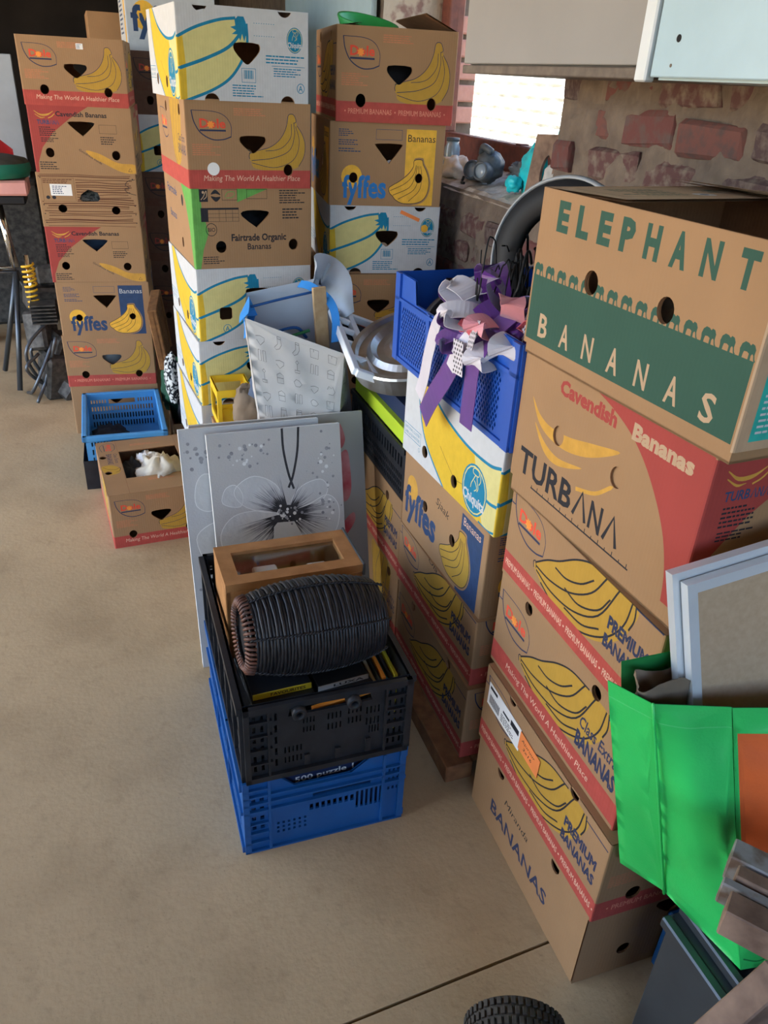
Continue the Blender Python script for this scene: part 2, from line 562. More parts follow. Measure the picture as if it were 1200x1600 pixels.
def dole_side(kind, note=None):
    a = Art(500, 245)
    a.poly('ochre', [(118, 92), (150, 118), (190, 142), (240, 176), (300, 202), (426, 206), (428, 160), (400, 112), (350, 74), (290, 52), (230, 46), (180, 56), (140, 74)], True)
    for pts in ([(122, 98), (160, 126), (200, 148), (250, 182), (300, 203), (360, 208)],
                [(124, 92), (180, 92), (250, 110), (310, 150), (345, 205)],
                [(128, 84), (190, 72), (270, 82), (340, 122), (382, 205)],
                [(150, 68), (220, 48), (300, 58), (370, 98), (408, 150), (418, 206)],
                [(190, 128), (230, 128), (275, 146), (310, 176)],
                [(230, 108), (280, 104), (335, 130), (362, 170)],
                [(240, 70), (300, 74), (350, 100)],
                [(426, 208), (430, 176), (422, 150)]):
        a.stroke('ink_black', pts, 3.8)
    a.stroke('ink_black', [(118, 84), (114, 96), (122, 100), (126, 86)], 2.4)
    a.stroke('navy', [(426, 199), (500, 199)], 3, False)
    a.stroke('navy', [(0, 172), (14, 172)], 3, False)
    a.loops('kraft', [spline([(12, 196), (86, 196), (130, 176), (144, 150), (143, 122), (110, 116), (60, 126), (24, 158)], 4, True)])
    dole_logo(a, 12, 112, 1.08, 1.0)
    if kind == 'P':
        a.text('navy', 'PREMIUM', 369, 120, 24, 112, 0.05)
        a.text('navy', 'BANANAS', 366, 82, 24, 118, 0.05)
    else:
        a.text('navy', 'Class Extra', 352, 118, 26, 122, 0.02, shear=.1)
        a.text('navy', 'BANANAS', 350, 72, 34, 132, 0.05)
    a.rect('ink_red', 0, 8, 500, 58)
    if kind == 'P':
        for i in range(4):
            a.text('cream', 'PREMIUM BANANAS', 8 + i * 125, 26, 15, 108, 0.01)
            a.circ('cream', 124 + i * 125, 33, 2.5, n=8)
    else: a.text('cream', 'Making The World A Healthier Place', 70, 25, 16, 340, 0.0, shear=.15)
    if note: a.text('pen', note, 205, 196, 18, 60, 0.0, rot=-.1, shear=.2)
    a.hole(circle(122, 222, 15)).hole(circle(380, 218, 15))
    return a
ARTS['dole_premium_S'] = dole_side('P')
ARTS['dole_making_S'] = dole_side('M')
ARTS['dole_olaf_S'] = dole_side('P', 'Ola')
def dole_side_narrow():
    a = Art(500, 245)
    a.poly('ochre', [(250, 235), (300, 240), (430, 236), (420, 120), (400, 70), (330, 50), (280, 90), (262, 160)], True)
    for pts in ([(330, 240), (300, 160), (310, 90), (340, 62)], [(370, 240), (352, 160), (356, 100), (375, 70)], [(410, 240), (398, 160), (396, 100), (402, 74)], [(260, 235), (262, 160), (285, 90), (330, 50)]):
        a.stroke('navy', pts, 2.4)
    dole_logo(a, 60, 120, 1.1)
    a.text('navy', 'Class Extra', 372, 128, 20, 110, .005)
    a.text('navy', 'BANANAS', 368, 92, 28, 120, .015)
    a.rect('ink_red', 0, 0, 500, 54)
    a.hole_c(180, 215, 15).hole_c(420, 215, 15)
    return a
ARTS['dole_side2_S'] = dole_side_narrow()

def chiq_oval(a, x, y, rx, ry):
    a.circ('chiquita_blue', x, y, rx, ry, 28)
    a.ring('chiquita_pale', x, y, rx * .92, ry * .93, max(1.4, rx * .06))
    # ornament above the name: a few curling strokes
    k = rx / 58; t = max(1.0, 2.4 * k)
    for pts in ([(-14, 44), (-8, 50), (10, 50), (16, 44)], [(-14, 44), (-10, 36), (12, 36), (16, 44)], [(0, 36), (-8, 22), (-16, 8), (-18, -4)], [(6, 36), (10, 22), (16, 8), (12, -2)], [(-4, 20), (4, 14), (10, 4), (0, -6)], [(20, 50), (24, 30), (18, 18)]):
        a.stroke('chiquita_pale', [(x + px * k, y + (py + 4) * k * ry / rx * .9) for px, py in pts], t)
    a.text('white_board', 'Chiquita', x - rx * .88, y - ry * .56, ry * .40, rx * 1.76, 0.03)
def chiq_front(kind=1):
    a = Art(400, 245, 'white_board', 'kraft')
    a.poly('chiquita_pale', [(0, 162), (40, 182), (80, 197), (130, 210), (175, 216), (200, 212), (214, 160), (205, 132), (188, 105), (150, 60), (93, 25), (20, 0), (0, -6)])
    a.poly('chiquita_yellow', [(0, 160), (14, 170), (20, 85), (18, -2), (0, -6)])
    a.stroke('chiquita_blue', [(0, 162), (40, 182), (80, 197), (130, 211), (175, 217)], 8)
    a.stroke('chiquita_blue', [(0, 82), (80, 110), (150, 142), (192, 182)], 9)
    a.stroke('chiquita_blue', [(10, -4), (93, 27), (150, 60), (188, 105), (208, 150), (208, 205)], 8)
    a.poly('chiquita_blue', [(172, 212), (182, 222), (200, 222), (206, 208), (207, 180), (200, 158), (194, 178), (188, 160), (180, 176), (162, 176), (176, 186), (158, 194), (174, 198)])
    chiq_oval(a, 359, 170, 26, 34)
    for i in range(9): a.rect('chiquita_blue', 230 + i * 7.6, 207, 233.5 + i * 7.6, 208.5); a.rect('chiquita_blue', 230 + i * 7.6, 175, 233.5 + i * 7.6, 176.5)
    a.greek('chiquita_blue', 266, 104, 392, 130, 3, 2)
    a.rect('chiquita_blue', 284, 99, 392, 100.4)
    a.greek('chiquita_blue', 290, 70, 392, 96, 4, 6)
    a.frame('chiquita_blue', 188, 52, 233, 90, 1.4)
    for i in range(11): a.rect('chiquita_blue', 195 + i * 2.8, 62, 196.2 + i * 2.8 + (i % 3) * .6, 85)
    a.greek('chiquita_blue', 158, 12, 272, 47, 5, 8)
    a.ring('chiquita_blue', 378, 42, 13, 14, 2)
    a.text('chiquita_blue', 'A', 371, 34, 16, 14, .01)
    if kind == 1:
        a.hole_h(207, 128, 86, 58)
        for x in (69, 327): a.hole(circle(x, 247, 22, 20))
        for x in (93, 335): a.hole(circle(x, -2, 23, 22))
    else:
        a.ring('chiquita_blue', 95, 40, 15, 15, 2.2); a.text('chiquita_blue', 'A', 87, 32, 17, 16, .01)
        a.hole([(70, 78), (70, 108), (76, 114), (108, 114), (114, 108), (114, 78), (108, 72), (76, 72)])
        a.hole_h(207, 150, 86, 50); a.hole(circle(300, 90, 20))
    return a
ARTS['chiq_F'] = chiq_front(1)
ARTS['chiq2_F'] = chiq_front(2)
def chiq_side():
    a = Art(500, 245, 'white_board', 'kraft')
    up = spline([(118, 250), (207, 194), (330, 162), (445, 158), (502, 172)], 6)
    lo = spline([(66, 250), (92, 148), (141, 71), (256, -6)], 6)
    a.poly('chiquita_yellow', up + [(502, -4), (256, -4)] + lo[::-1])
    a.poly('chiquita_pale', spline([(380, 160), (445, 158), (502, 172)], 4) + [(502, -4), (450, -4), (420, 60)])
    a.stroke('chiquita_blue', up, 8, False); a.stroke('chiquita_blue', lo, 6, False)
    a.stroke('chiquita_blue', [(440, 72), (470, 70), (502, 76)], 8)
    a.stroke('chiquita_blue', [(430, 2), (470, 0), (502, 8)], 6)
    a.stroke('ink_black', [(215, 100), (255, 75), (300, 52), (340, 55)], 1.2)
    chiq_oval(a, 398, 68, 58, 65)
    a.frame('chiquita_blue', 3, 48, 106, 84, 1.6)
    a.text('chiquita_blue', 'NATIONAL CLUSTER', 9, 69, 8, 90); a.text('chiquita_blue', 'LABEL & QUANTITIES', 9, 55, 8, 90)
    a.ring('chiquita_blue', 100, 36, 5, 6, 1)
    a.hole_c(134, 47, 16).hole_c(300, 42, 16)
    return a
ARTS['chiq_S'] = chiq_side()

def fyffes_bunch(a, dx=0, dy=0, s=1.0, fill='fyffes_yellow', halo=None, line='ink_black'):
    q = lambda pts: [(dx + x * s, dy + y * s) for x, y in pts]
    o = [(298, 140), (325, 142), (331, 128), (346, 105), (356, 75), (351, 40), (331, 17), (295, 9), (260, 10), (236, 20), (225, 31), (214, 40), (210, 54), (219, 62), (250, 78), (280, 100), (296, 122)]
    if halo:
        c = np.mean(o, 0); a.poly(halo, q([(c[0] + (x - c[0]) * 1.08, c[1] + (y - c[1]) * 1.08) for x, y in o]), True)
    a.poly(fill, q(o), True)
    a.stroke(line, q(o), 1.9 * s, True, 3, True)
    for p in ([(306, 126), (298, 98), (268, 70), (216, 48)], [(310, 124), (304, 92), (284, 58), (226, 34)], [(315, 124), (316, 92), (302, 52), (246, 22)], [(322, 124), (328, 92), (322, 50), (284, 16)]):
        a.stroke(line, q(p), 1.7 * s)
def fyffes_front(blk, txt, bt, base='kraft', back='kraft_dark'):
    a = Art(400, 245, base, back)
    a.greek('slate_blue', 27, 203, 88, 226, 4, 1); a.greek('slate_blue', 27, 178, 96, 196, 3, 2); a.greek('slate_blue', 27, 158, 110, 172, 2, 3)
    a.frame('slate_blue', 157, 197, 250, 227, 1.2)
    a.rect(blk, 265, 4, 372, 230)
    a.text(bt, 'Bananas', 271, 194, 21, 98, 0.0)
    fyffes_bunch(a, 0, 0, 1.0, 'fyffes_yellow', base)
    a.circ('fyffes_yellow', 75, 86, 37, 36)
    a.text(txt, 'fyffes', 42, 26, 64, 158, 0.035)
    a.hole(np.array(spline([(163, 186), (246, 186), (249, 176), (210, 132), (203, 132), (160, 176)], 2, True)))
    a.hole_c(81, 84, 15).hole_c(318, 87, 14)
    return a
ARTS['fyffes_yellow_F'] = fyffes_front('fyffes_yellow', 'fyffes_blue', 'ink_black')
ARTS['fyffes_blue_F'] = fyffes_front('slate_blue', 'slate_blue', 'white_board')
def fyffes_white():
    a = Art(400, 245, 'white_board')
    a.greek('slate_blue', 60, 215, 180, 242, 4, 1)
    a.circ('fyffes_yellow', 78, 130, 54, 54)
    a.text('slate_blue', 'fyffes', 18, 76, 88, 260, 0.04)
    a.hole_c(128, 90, 16).hole_c(330, 90, 16)
    return a
ARTS['fyffes_white_F'] = fyffes_white()
a = Art(500, 245, 'white_board'); a.rect('fyffes_yellow', 380, 0, 460, 245); a.greek('slate_blue', 60, 60, 300, 200, 8, 4); a.text('slate_blue', 'Bananas', 392, 120, 16, 60); ARTS['fyffes_white_S'] = a
def fyffes_side(blk='slate_blue', txt='slate_blue', bt='cream', note=True):
    a = Art(500, 245)
    a.rect(blk, 366, 0, 481, 224)
    a.text(bt, 'Bananas', 377, 196, 22, 92, .0)
    fyffes_bunch(a, 10, 4, 1.18, 'ochre', 'kraft')
    a.circ('swoosh', 62, 140, 36, 36)
    a.text(txt, 'fyffes', 14, 54, 82, 214, 0.04)
    if note: a.text('pen', 'Sjaak', 215, 172, 22, 80, 0.0, rot=-.12, shear=.25)
    a.hole_c(152, 128, 15).hole_c(325, 120, 16)
    return a
ARTS['fyffes_S'] = fyffes_side()
ARTS['fyffes_yellow_S'] = fyffes_side('fyffes_yellow', 'fyffes_blue', 'ink_black', False)

def turbana_mark(a, m, x, y, h, w): a.text(m, 'TURB', x, y, h, w * .57, .025); a.stroke(m, [(x + w * .60, y), (x + w * .66, y + h), (x + w * .72, y)], h * .16, False); a.text(m, 'N', x + w * .745, y, h, w * .11, .025); a.stroke(m, [(x + w * .885, y), (x + w * .945, y + h), (x + w, y)], h * .16, False)
def turbana_front():
    a = Art(400, 245)
    a.poly('turbana_red', [(0, 0), (10, 0), (12, 37), (36, 93), (85, 148), (156, 200), (235, 246), (0, 246)])
    a.poly('swoosh', spline([(22, 226), (45, 214), (75, 216), (96, 226)], 4) + spline([(96, 224), (72, 209), (45, 208), (22, 224)], 4))
    a.poly('swoosh', spline([(24, 214), (45, 203), (62, 203)], 4) + spline([(62, 202), (45, 199), (24, 212)], 4))
    a.stroke('swoosh', [(74, 200), (88, 206), (100, 216)], 3)
    turbana_mark(a, 'slate_blue', 28, 178, 15, 84)
    a.text('ink_black', 'Cavendish Bananas', 104, 208, 17, 200, .025)
    a.greek('ink_black', 32, 134, 100, 170, 5, 4); a.greek('ink_black', 34, 112, 120, 130, 3, 5)
    a.frame('ink_black', 268, 150, 338, 182, 1); a.greek('ink_black', 270, 108, 350, 140, 4, 7)
    a.poly('swoosh', [(205, 86), (260, 74), (330, 42), (398, 36), (398, 4), (340, 8), (270, 40), (226, 62)], True)
    a.text('ink_black', 'Goodness inside', 176, 86, 9, 100, 0, rot=-.55, shear=.2)
    a.greek('ink_black', 16, 10, 105, 42, 4, 9)
    a.stroke('ink_black', [(370, 10), (384, 10), (377, 22)], 1.6, False, closed=True)
    a.hole(np.array(spline([(155, 190), (242, 190), (248, 178), (206, 142), (196, 142), (153, 178)], 2, True)))
    a.hole_c(62, 74, 17).hole_c(326, 70, 17)
    return a
ARTS['turbana_F'] = turbana_front()
def turbana_side():
    a = Art(500, 245)
    a.poly('turbana_red', spline([(213, 246), (268, 232), (321, 212), (365, 184), (403, 148), (432, 112), (450, 80), (464, 40), (470, -2)], 3) + [(502, -2), (502, 246)])
    a.text('turbana_red', 'Cavendish', 122, 205, 24, 165, .05)
    a.text('kraft_pale', 'Bananas', 328, 205, 24, 140, .05)
    a.poly('swoosh', [(41, 170), (70, 148), (110, 138), (170, 142), (240, 158), (310, 172), (240, 134), (170, 116), (110, 118), (70, 134)], True)
    a.poly('swoosh', [(60, 128), (100, 104), (150, 94), (222, 106), (150, 80), (100, 88)], True)
    a.stroke('swoosh', [(215, 66), (268, 82), (305, 110)], 7)
    turbana_mark(a, 'ink_black', 26, 20, 48, 320)
    a.rect('ink_black', 78, 2, 386, 5)
    for i in range(16): a.rect('ink_black', 80 + i * 20, 2, 82 + i * 20, 9 + (i % 2) * 3)
    a.hole_c(139, 132, 17).hole_c(314, 132, 17)
    return a
ARTS['turbana_S'] = turbana_side()

def elephant_side():
    a = Art(500, 245)
    xs = [48, 101, 155, 208, 262, 316, 374, 436]
    a.letters('elephant_green', 'ELEPHANT', xs, 190, 40, 31, .055)
    for x, ch in zip(xs, 'ELEPHANT'): pass
    sil = [(2, -1), (2, 6), (1, 10), (3, 16), (8, 19.5), (14, 19), (18, 17), (20, 19.5), (25, 18.5), (28.5, 14), (28, 8), (30, 3), (32, 1.5), (31, 0), (28, 2), (26, 7), (24, 8.5), (22, 6), (22.5, -1), (18, -1), (18, 7.5), (14, 9), (9, 8.5), (8, 5), (7.5, -1)]
    for i in range(15):
        o = 2 + i * 33.4
        a.loops('elephant_green', [[(o + x * .9, 113 + y * 1.04) for x, y in sil]])
    a.rect('elephant_green', 3, 9, 497, 114)
    a.letters('kraft_pale', 'BANANAS', [38, 102, 166, 231, 297, 363, 432], 20, 37, 26, .02)
    a.hole_c(160, 132, 17).hole_c(330, 133, 17)
    return a
ARTS['elephant_S'] = elephant_side()
a = Art(400, 245, 'kraft_pale'); a.rect('teal', 18, 12, 382, 232)  # paler kraft base: light falling on this end put into the colour
for i in range(7): a.greek('white_board', 26, 20 + i * 8, 110, 27 + i * 8, 1, i)
a.hole_h(200, 130); ARTS['elephant_F'] = a
a = Art(500, 400, 'kraft_pale'); ARTS['kraft_top'] = a

def fairtrade_front():
    a = Art(400, 245)
    a.poly('leaf_green', [(0, 246), (24, 246), (28, 190), (46, 110), (26, 60), (14, 0), (0, 0)])
    a.poly('leaf_green', [(146, 246), (256, 246), (146, 204)])
    a.rect('ink_black', 22, 206, 50, 243); a.stroke('kraft_pale', [(27, 212), (36, 222), (45, 238), (46, 222), (36, 213)], 2.5); a.circ('kraft_pale', 35, 234, 4)
    a.poly('ink_black', [(60, 228), (75, 242), (92, 226), (76, 230)], True); a.poly('ink_black', [(60, 222), (76, 220), (92, 220), (76, 206)], True)
    a.frame('ink_black', 96, 210, 148, 243, 1.2); a.stroke('leaf_green', [(106, 220), (116, 234), (138, 234), (132, 220), (110, 217)], 2)
    a.frame('ink_black', 178, 214, 248, 243, 1.2)
    a.rect('ink_black', 24, 182, 150, 188); a.rect('ink_black', 24, 146, 48, 182); a.frame('ink_black', 24, 146, 150, 188, 1)
    for y in (158, 170): a.rect('ink_black', 48, y, 150, y + 1)
    for x in (84, 106, 128): a.rect('ink_black', x, 146, x + 1, 182)
    a.ring('ink_black', 56, 122, 19, 20, 2); a.text('ink_black', 'BIO', 44, 116, 12, 25, .01)
    a.text('ink_black', 'Fairtrade Organic', 122, 86, 21, 190, .03)
    a.text('ink_black', 'Bananas', 176, 58, 19, 82, .015)
    a.greek('ink_black', 290, 198, 388, 242, 6, 3); a.greek('ink_black', 300, 150, 388, 186, 4, 5); a.greek('ink_black', 24, 14, 104, 40, 4, 8)
    a.hole(np.array(spline([(163, 176), (200, 180), (248, 176), (252, 164), (214, 130), (204, 130), (160, 162)], 2, True)))
    a.hole_c(86, 68, 18).hole_c(338, 70, 17)
    return a
ARTS['fairtrade_F'] = fairtrade_front()
a = Art(500, 245); a.poly('leaf_green', [(330, 246), (502, 246), (502, 0), (480, 0), (450, 110), (400, 190)]); a.text('slate_blue', 'Fairtrade', 60, 190, 26, 180, .02); a.text('slate_blue', 'Bananas', 90, 110, 24, 120, .02); a.circ('ink_black', 340, 190, 18); a.hole_c(300, 50, 16); ARTS['fairtrade_S'] = a

def plank_front(W=400, seed=3):
    a = Art(W, 245); rd = random.Random(seed)
    for i in range(22):
        y = 6 + i * 11 + rd.uniform(-3, 3); x0 = rd.uniform(4, 30); x1 = W - rd.uniform(4, 40)
        if 118 < y < 222: x0 = 152 if W == 400 else x0
        if x0 < 60 or W == 400: a.stroke('plank_line', [(x0, y), (x0 + (x1 - x0) * .35, y + rd.uniform(-4, 4)), (x0 + (x1 - x0) * .7, y + rd.uniform(-4, 4)), (x1, y + rd.uniform(-3, 3))], rd.uniform(1.8, 4.6))
    if W == 400:
        a.rect('kraft', 14, 112, 150, 226); a.frame('plank_line', 16, 116, 146, 222, 1)
        a.circ('ink_black', 34, 134, 8); a.circ('ink_black', 58, 134, 8); a.greek('plank_line', 20, 196, 140, 218, 3, 2)
        a.stroke('ink_black', [(398, 150), (366, 160), (352, 176), (372, 182), (356, 196), (370, 214), (398, 220)], 2.4)
        for x in (12, 388):
            for y in (20, 60, 100, 222): a.circ('ink_black', x, y, 2.6, n=8)
        a.hole(np.array([(160, 128), (170, 150), (200, 172), (238, 158), (246, 132), (236, 118), (172, 116)]))
        a.hole_c(86, 84, 18).hole_c(306, 78, 18)
    return a
ARTS['plank_F'] = plank_front()
ARTS['plank_S'] = plank_front(500, 9)
a = Art(500, 245); a.text('navy', 'BANANAS', 96, 62, 38, 272, .02); a.text('pen', 'Miranda', 152, 140, 19, 112, 0, shear=.3); a.hole_c(117, 205, 16).hole_c(373, 202, 16); ARTS['plain_bananas_S'] = a
a = Art(400, 245); a.hole_h(200, 175, 80, 44).hole_c(110, 70, 16).hole_c(300, 70, 16); a.greek('plank_line', 230, 18, 360, 40, 3, 2); ARTS['plain_F'] = a
a = Art(500, 245); a.hole_c(120, 130, 16).hole_c(380, 130, 16); ARTS['plain_S'] = a
a = Art(400, 245, 'kraft_dim'); a.hole_h(209, 127).hole_c(80, 57, 17).hole_c(326, 55, 16); ARTS['dim_F'] = a  # plain cartons in the shade-darkened kraft
a = Art(500, 245, 'kraft_dim'); ARTS['dim_S'] = a

def lid_of(o): return [c for c in o.children if c.name.startswith('lid')][0]
# ------------------------------------------------------------------ carton builder
def carton(label, fl, yaw, z0, h, front, side, w=.4, l=.5, group=None, drop=0.0, vsc=None, base_holes=True,
           top='open', name='banana_box', body='kraft', inset=.005, smat=None, foot=True):
    """telescoping fruit carton: printed lid with hand holes over a plain base.
    fl = near left bottom corner, front = short end (-y), side = long side (-x)"""
    ya = R(yaw); ca, sa = math.cos(ya), math.sin(ya)
    cx = fl[0] + ca * w / 2 - sa * l / 2; cy = fl[1] + sa * w / 2 + ca * l / 2
    t = thing(name, label, 'box', (cx, cy, z0), ya, group)
    hl = h - drop
    aF, aS = ARTS[front], ARTS[side]
    v = vsc or hl * 1000 / 245
    c = .004; z = drop
    def sides(mb, ins, zz, hh, fa, sa_, fk, sk_, th, cc):
        W, L = w / 2 - ins, l / 2 - ins
        mp = [(fa, fk, 2 * W, (-W, -L), (1, 0), (0, -1)), (sa_, sk_, 2 * L, (-W, L), (0, -1), (-1, 0)),
              (fa, fk, 2 * W, (W, L), (-1, 0), (0, 1)), (sa_, sk_, 2 * L, (W, -L), (0, 1), (1, 0))]
        for art, key, wd, o, U, N in mp:
            k = (wd - 2 * cc) / wd
            f = plane_map((o[0] + U[0] * cc, o[1] + U[1] * cc, zz), (U[0] * k, U[1] * k, 0), (0, 0, 1), (N[0], N[1], 0))
            sheet(mb, art, wd, hh, f, key, th, v)
            if cc:   # rounded corner strip, carrying the print round the edge
                nz = 40; zs = np.linspace(0, hh, nz + 1)
                P = np.c_[np.full(nz, art.W * .004), (zs[:-1] + zs[1:]) / 2 / (.001 * v)]
                ms = [art.base] * nz
                for q in art.sh:
                    for i in np.where(shape_hit(q, P))[0]: ms[i] = q[0]
                p0 = np.array([o[0] + U[0] * cc, o[1] + U[1] * cc]); p1 = np.array([o[0] - N[0] * cc, o[1] - N[1] * cc])
                pm = np.array([o[0] + (U[0] - N[0]) * cc * .29, o[1] + (U[1] - N[1]) * cc * .29])
                V = [(*p, zz + q) for q in zs for p in (p1, pm, p0)]
                F = []; mm = []
                for i in range(nz):
                    for j in range(2):
                        F.append((3 * i + j, 3 * i + j + 1, 3 * i + j + 4, 3 * i + j + 3)); mm.append(ms[i])
                mb.addm(V, F, mm)
    mb = MB(); sides(mb, 0, drop, hl, aF, aS, front, side, .004, c)
    W, L = w / 2 - .002, l / 2 - .002
    if top == 'open':      # lid top with its long slot
        for lo, hi in (((-W, -L), (W, -L + .14)), ((-W, L - .14), (W, L)), ((-W, -L + .14), (-W + .11, L - .14)), ((W - .11, -L + .14), (W, L - .14))):
            mb.box((lo[0], lo[1], h - .004), (hi[0], hi[1], h), smat or aF.base)
    elif top == 'closed':
        mb.box((-W, -L, h - .004), (W, L, h), smat or aF.base)
    lid = mb.build('lid', t)
    mb = MB()
    pF = Art(400, 245, body); pS = Art(500, 245, body)
    sh_ = np.array([0, drop / (.001 * v)])
    if base_holes: pF.holes, pS.holes = [q + sh_ for q in aF.holes], [q + sh_ for q in aS.holes]
    if foot:
        sides(mb, inset, 0.0, h - .008, pF, pS, 'bF%s%s%.3f' % (front, body, drop) if base_holes else 'bpF' + body, 'bS%s%s%.3f' % (side, body, drop) if base_holes else 'bpS' + body, .003, 0)
        mb.box((-w / 2 + inset, -l / 2 + inset, 0.0), (w / 2 - inset, l / 2 - inset, .004), body)
        mb.build('base', t)
    return t
# ------------------------------------------------------------------ setting materials
def concrete(name, col, dark, spots=True):
    mat(name, col, rough=.88, var=.10, scale=1.3, bump=.25, bscale=70, spec=.25)
    m = MATS[name]; nt = m.node_tree; N, Lk = nt.nodes, nt.links
    b = N['Principled BSDF']; src = b.inputs['Base Color'].links[0].from_socket
    tc = N.new('ShaderNodeTexCoord')
    for sc, lo, hi, fac, cc in ((3.1, .48, .72, .45, dark), (26.0, .55, .75, .28, dark), (5.5, .70, .75, .6, [x * .55 for x in dark]), (180.0, .62, .74, .35, [x * .5 for x in dark])):
        n = N.new('ShaderNodeTexNoise'); n.inputs['Scale'].default_value = sc; n.inputs['Detail'].default_value = 5
        Lk.new(tc.outputs['Object'], n.inputs['Vector'])
        r = N.new('ShaderNodeMapRange'); r.inputs['From Min'].default_value = lo; r.inputs['From Max'].default_value = hi; r.inputs['To Max'].default_value = fac
        Lk.new(n.outputs['Fac'], r.inputs['Value'])
        x = N.new('ShaderNodeMix'); x.data_type = 'RGBA'; x.inputs['B'].default_value = (*cc, 1)
        Lk.new(src, x.inputs['A']); Lk.new(r.outputs['Result'], x.inputs['Factor']); src = x.outputs['Result']
    Lk.new(src, b.inputs['Base Color'])
concrete('concrete', 'b9a17c', lin('8f7858'))
mat('joint_dirt', '4a3d30', rough=.95)
mat('mortar', '74665a', rough=.95, col2='584d46', scale=16, bump=1.0, bscale=38)
for i, (c1, c2) in enumerate((('623b38', '5a4a46'), ('553a39', '75685d'), ('69433d', '52413f'), ('4b3a3a', '695d55'))):
    mat('brick_%d' % i, c1, rough=.9, col2=c2, scale=30 + 7 * i, thr=(.45, .68), bump=.7, bscale=55)
mat('dark_wall', '3a3431', rough=.95, col2='2a2624', scale=3, bump=.6, bscale=20)
mat('shed_ceiling', '75695c', rough=.95)
mat('plaster', 'b9aa98', rough=.95, col2='8d6f66', scale=16, thr=(.5, .62), bump=.5, bscale=30)
mat('red_wood', '7d4436', rough=.6, col2='5e352c', scale=30, bump=.2)
mat('limewash', 'e9e6df', rough=.9, var=.05, bump=.5, bscale=40)
mat('pink_brick', 'c58f80', rough=.9, bump=.5)
mat('yard', 'c2a67f', rough=.95, col2='ab8f69', scale=4)
mat('sill_dust', 'cfc6ba', rough=.95, col2='8f7c69', scale=18, bump=.8, bscale=35)
g = bpy.data.materials.new('glass'); g.use_nodes = True
n_ = g.node_tree.nodes; n_.clear(); o_ = n_.new('ShaderNodeOutputMaterial'); mx = n_.new('ShaderNodeMixShader'); tr = n_.new('ShaderNodeBsdfTransparent'); gl = n_.new('ShaderNodeBsdfGlossy')
gl.inputs['Roughness'].default_value = .03; tr.inputs['Color'].default_value = (.93, .96, .96, 1); mx.inputs[0].default_value = .09
g.node_tree.links.new(tr.outputs[0], mx.inputs[1]); g.node_tree.links.new(gl.outputs[0], mx.inputs[2]); g.node_tree.links.new(mx.outputs[0], o_.inputs[0])
MATS['glass'] = g

def struct(o): o['kind'] = 'structure'; return o
# floor: two poured slabs with an open joint, joint running across near the camera
def jy(x): return .758 + .0516 * x
mb = MB(); mb.prism([(-2.7, jy(-2.7) + .003), (1.3, jy(1.3) + .003), (1.3, 8), (-2.7, 8)], -.12, 0, 'concrete')
floor = struct(mb.build('floor'))
mb = MB(); mb.prism([(-2.7, -3), (1.3, -3), (1.3, jy(1.3) - .003), (-2.7, jy(-2.7) - .003)], -.12, -.001, 'concrete')
mb.box((-2.7, -3, -.13), (1.3, 8, -.05), 'joint_dirt'); mb.build('floor_slab', floor)
# right wall (window opening y 2.15..3.7, z 1.25..2.45)
XW, XO = 1.30, 1.75
mb = MB()
for lo, hi in (((XW, -3, 0), (XO, 2.15, 3.2)), ((XW, 2.15, 0), (XO, 3.7, 1.24)), ((XW, 2.15, 2.45), (XO, 3.7, 3.2)), ((XW, 3.7, 0), (XO, 8, 3.2))):
    mb.box(lo, hi, 'mortar')
def mface(y0, y1, z0, z1):
    ny, nz = int((y1 - y0) / .014), int((z1 - z0) / .014)
    def f(u, v):
        y = y0 + (y1 - y0) * u; z = z0 + (z1 - z0) * v
        e = min(1, min(u, 1 - u) * 14, min(v, 1 - v) * 10)
        return (XW - .004 - max(0, .009 + .021 * fbm((1.3, y, z), 8, 4)) * e, y, z)
    mb.grid(f, ny, nz, 'mortar', flip=True)
mface(.95, 2.15, .95, 1.72); mface(2.15, 3.1, .80, 1.245)
wr = struct(mb.build('wall_right'))
# bricks of the right wall, one object each, a few shared shapes
rd = random.Random(5); shapes = []
for i in range(8):
    b = MB(); b.box((-.03, -.104, -.038), (.03, .104, .038), 'brick_%d' % (i % 4), bev=.009)
    b.v = [(x + rd.uniform(-.004, .004), y + rd.uniform(-.006, .006), z + rd.uniform(-.005, .005)) for x, y, z in b.v]
    shapes.append(b.mesh('brick'))
def brick(parent, y, z, half=False, x=XW, m=None):
    o = bpy.data.objects.new('brick', m or rd.choice(shapes)); C.objects.link(o); o.parent = parent
    o.location = (x + .010 + rd.uniform(-.010, .010), y + rd.uniform(-.006, .006), z + rd.uniform(-.005, .005))
    o.rotation_euler = (rd.uniform(-.035, .035), rd.uniform(-.02, .02), rd.uniform(-.03, .03))
    o.scale = (1, (.46 if half else 1) * rd.uniform(.94, 1.02), rd.uniform(.9, 1.05))
    return o
row = 0; z = .86
while z < 1.72:
    y = .93 + (.115 if row % 2 else 0)
    while y < 3.12:
        if (y < 2.06) or z < 1.20: brick(wr, y, z)
        elif y < 2.12: brick(wr, 2.09, z, True)
        y += .228
    z += .092; row += 1
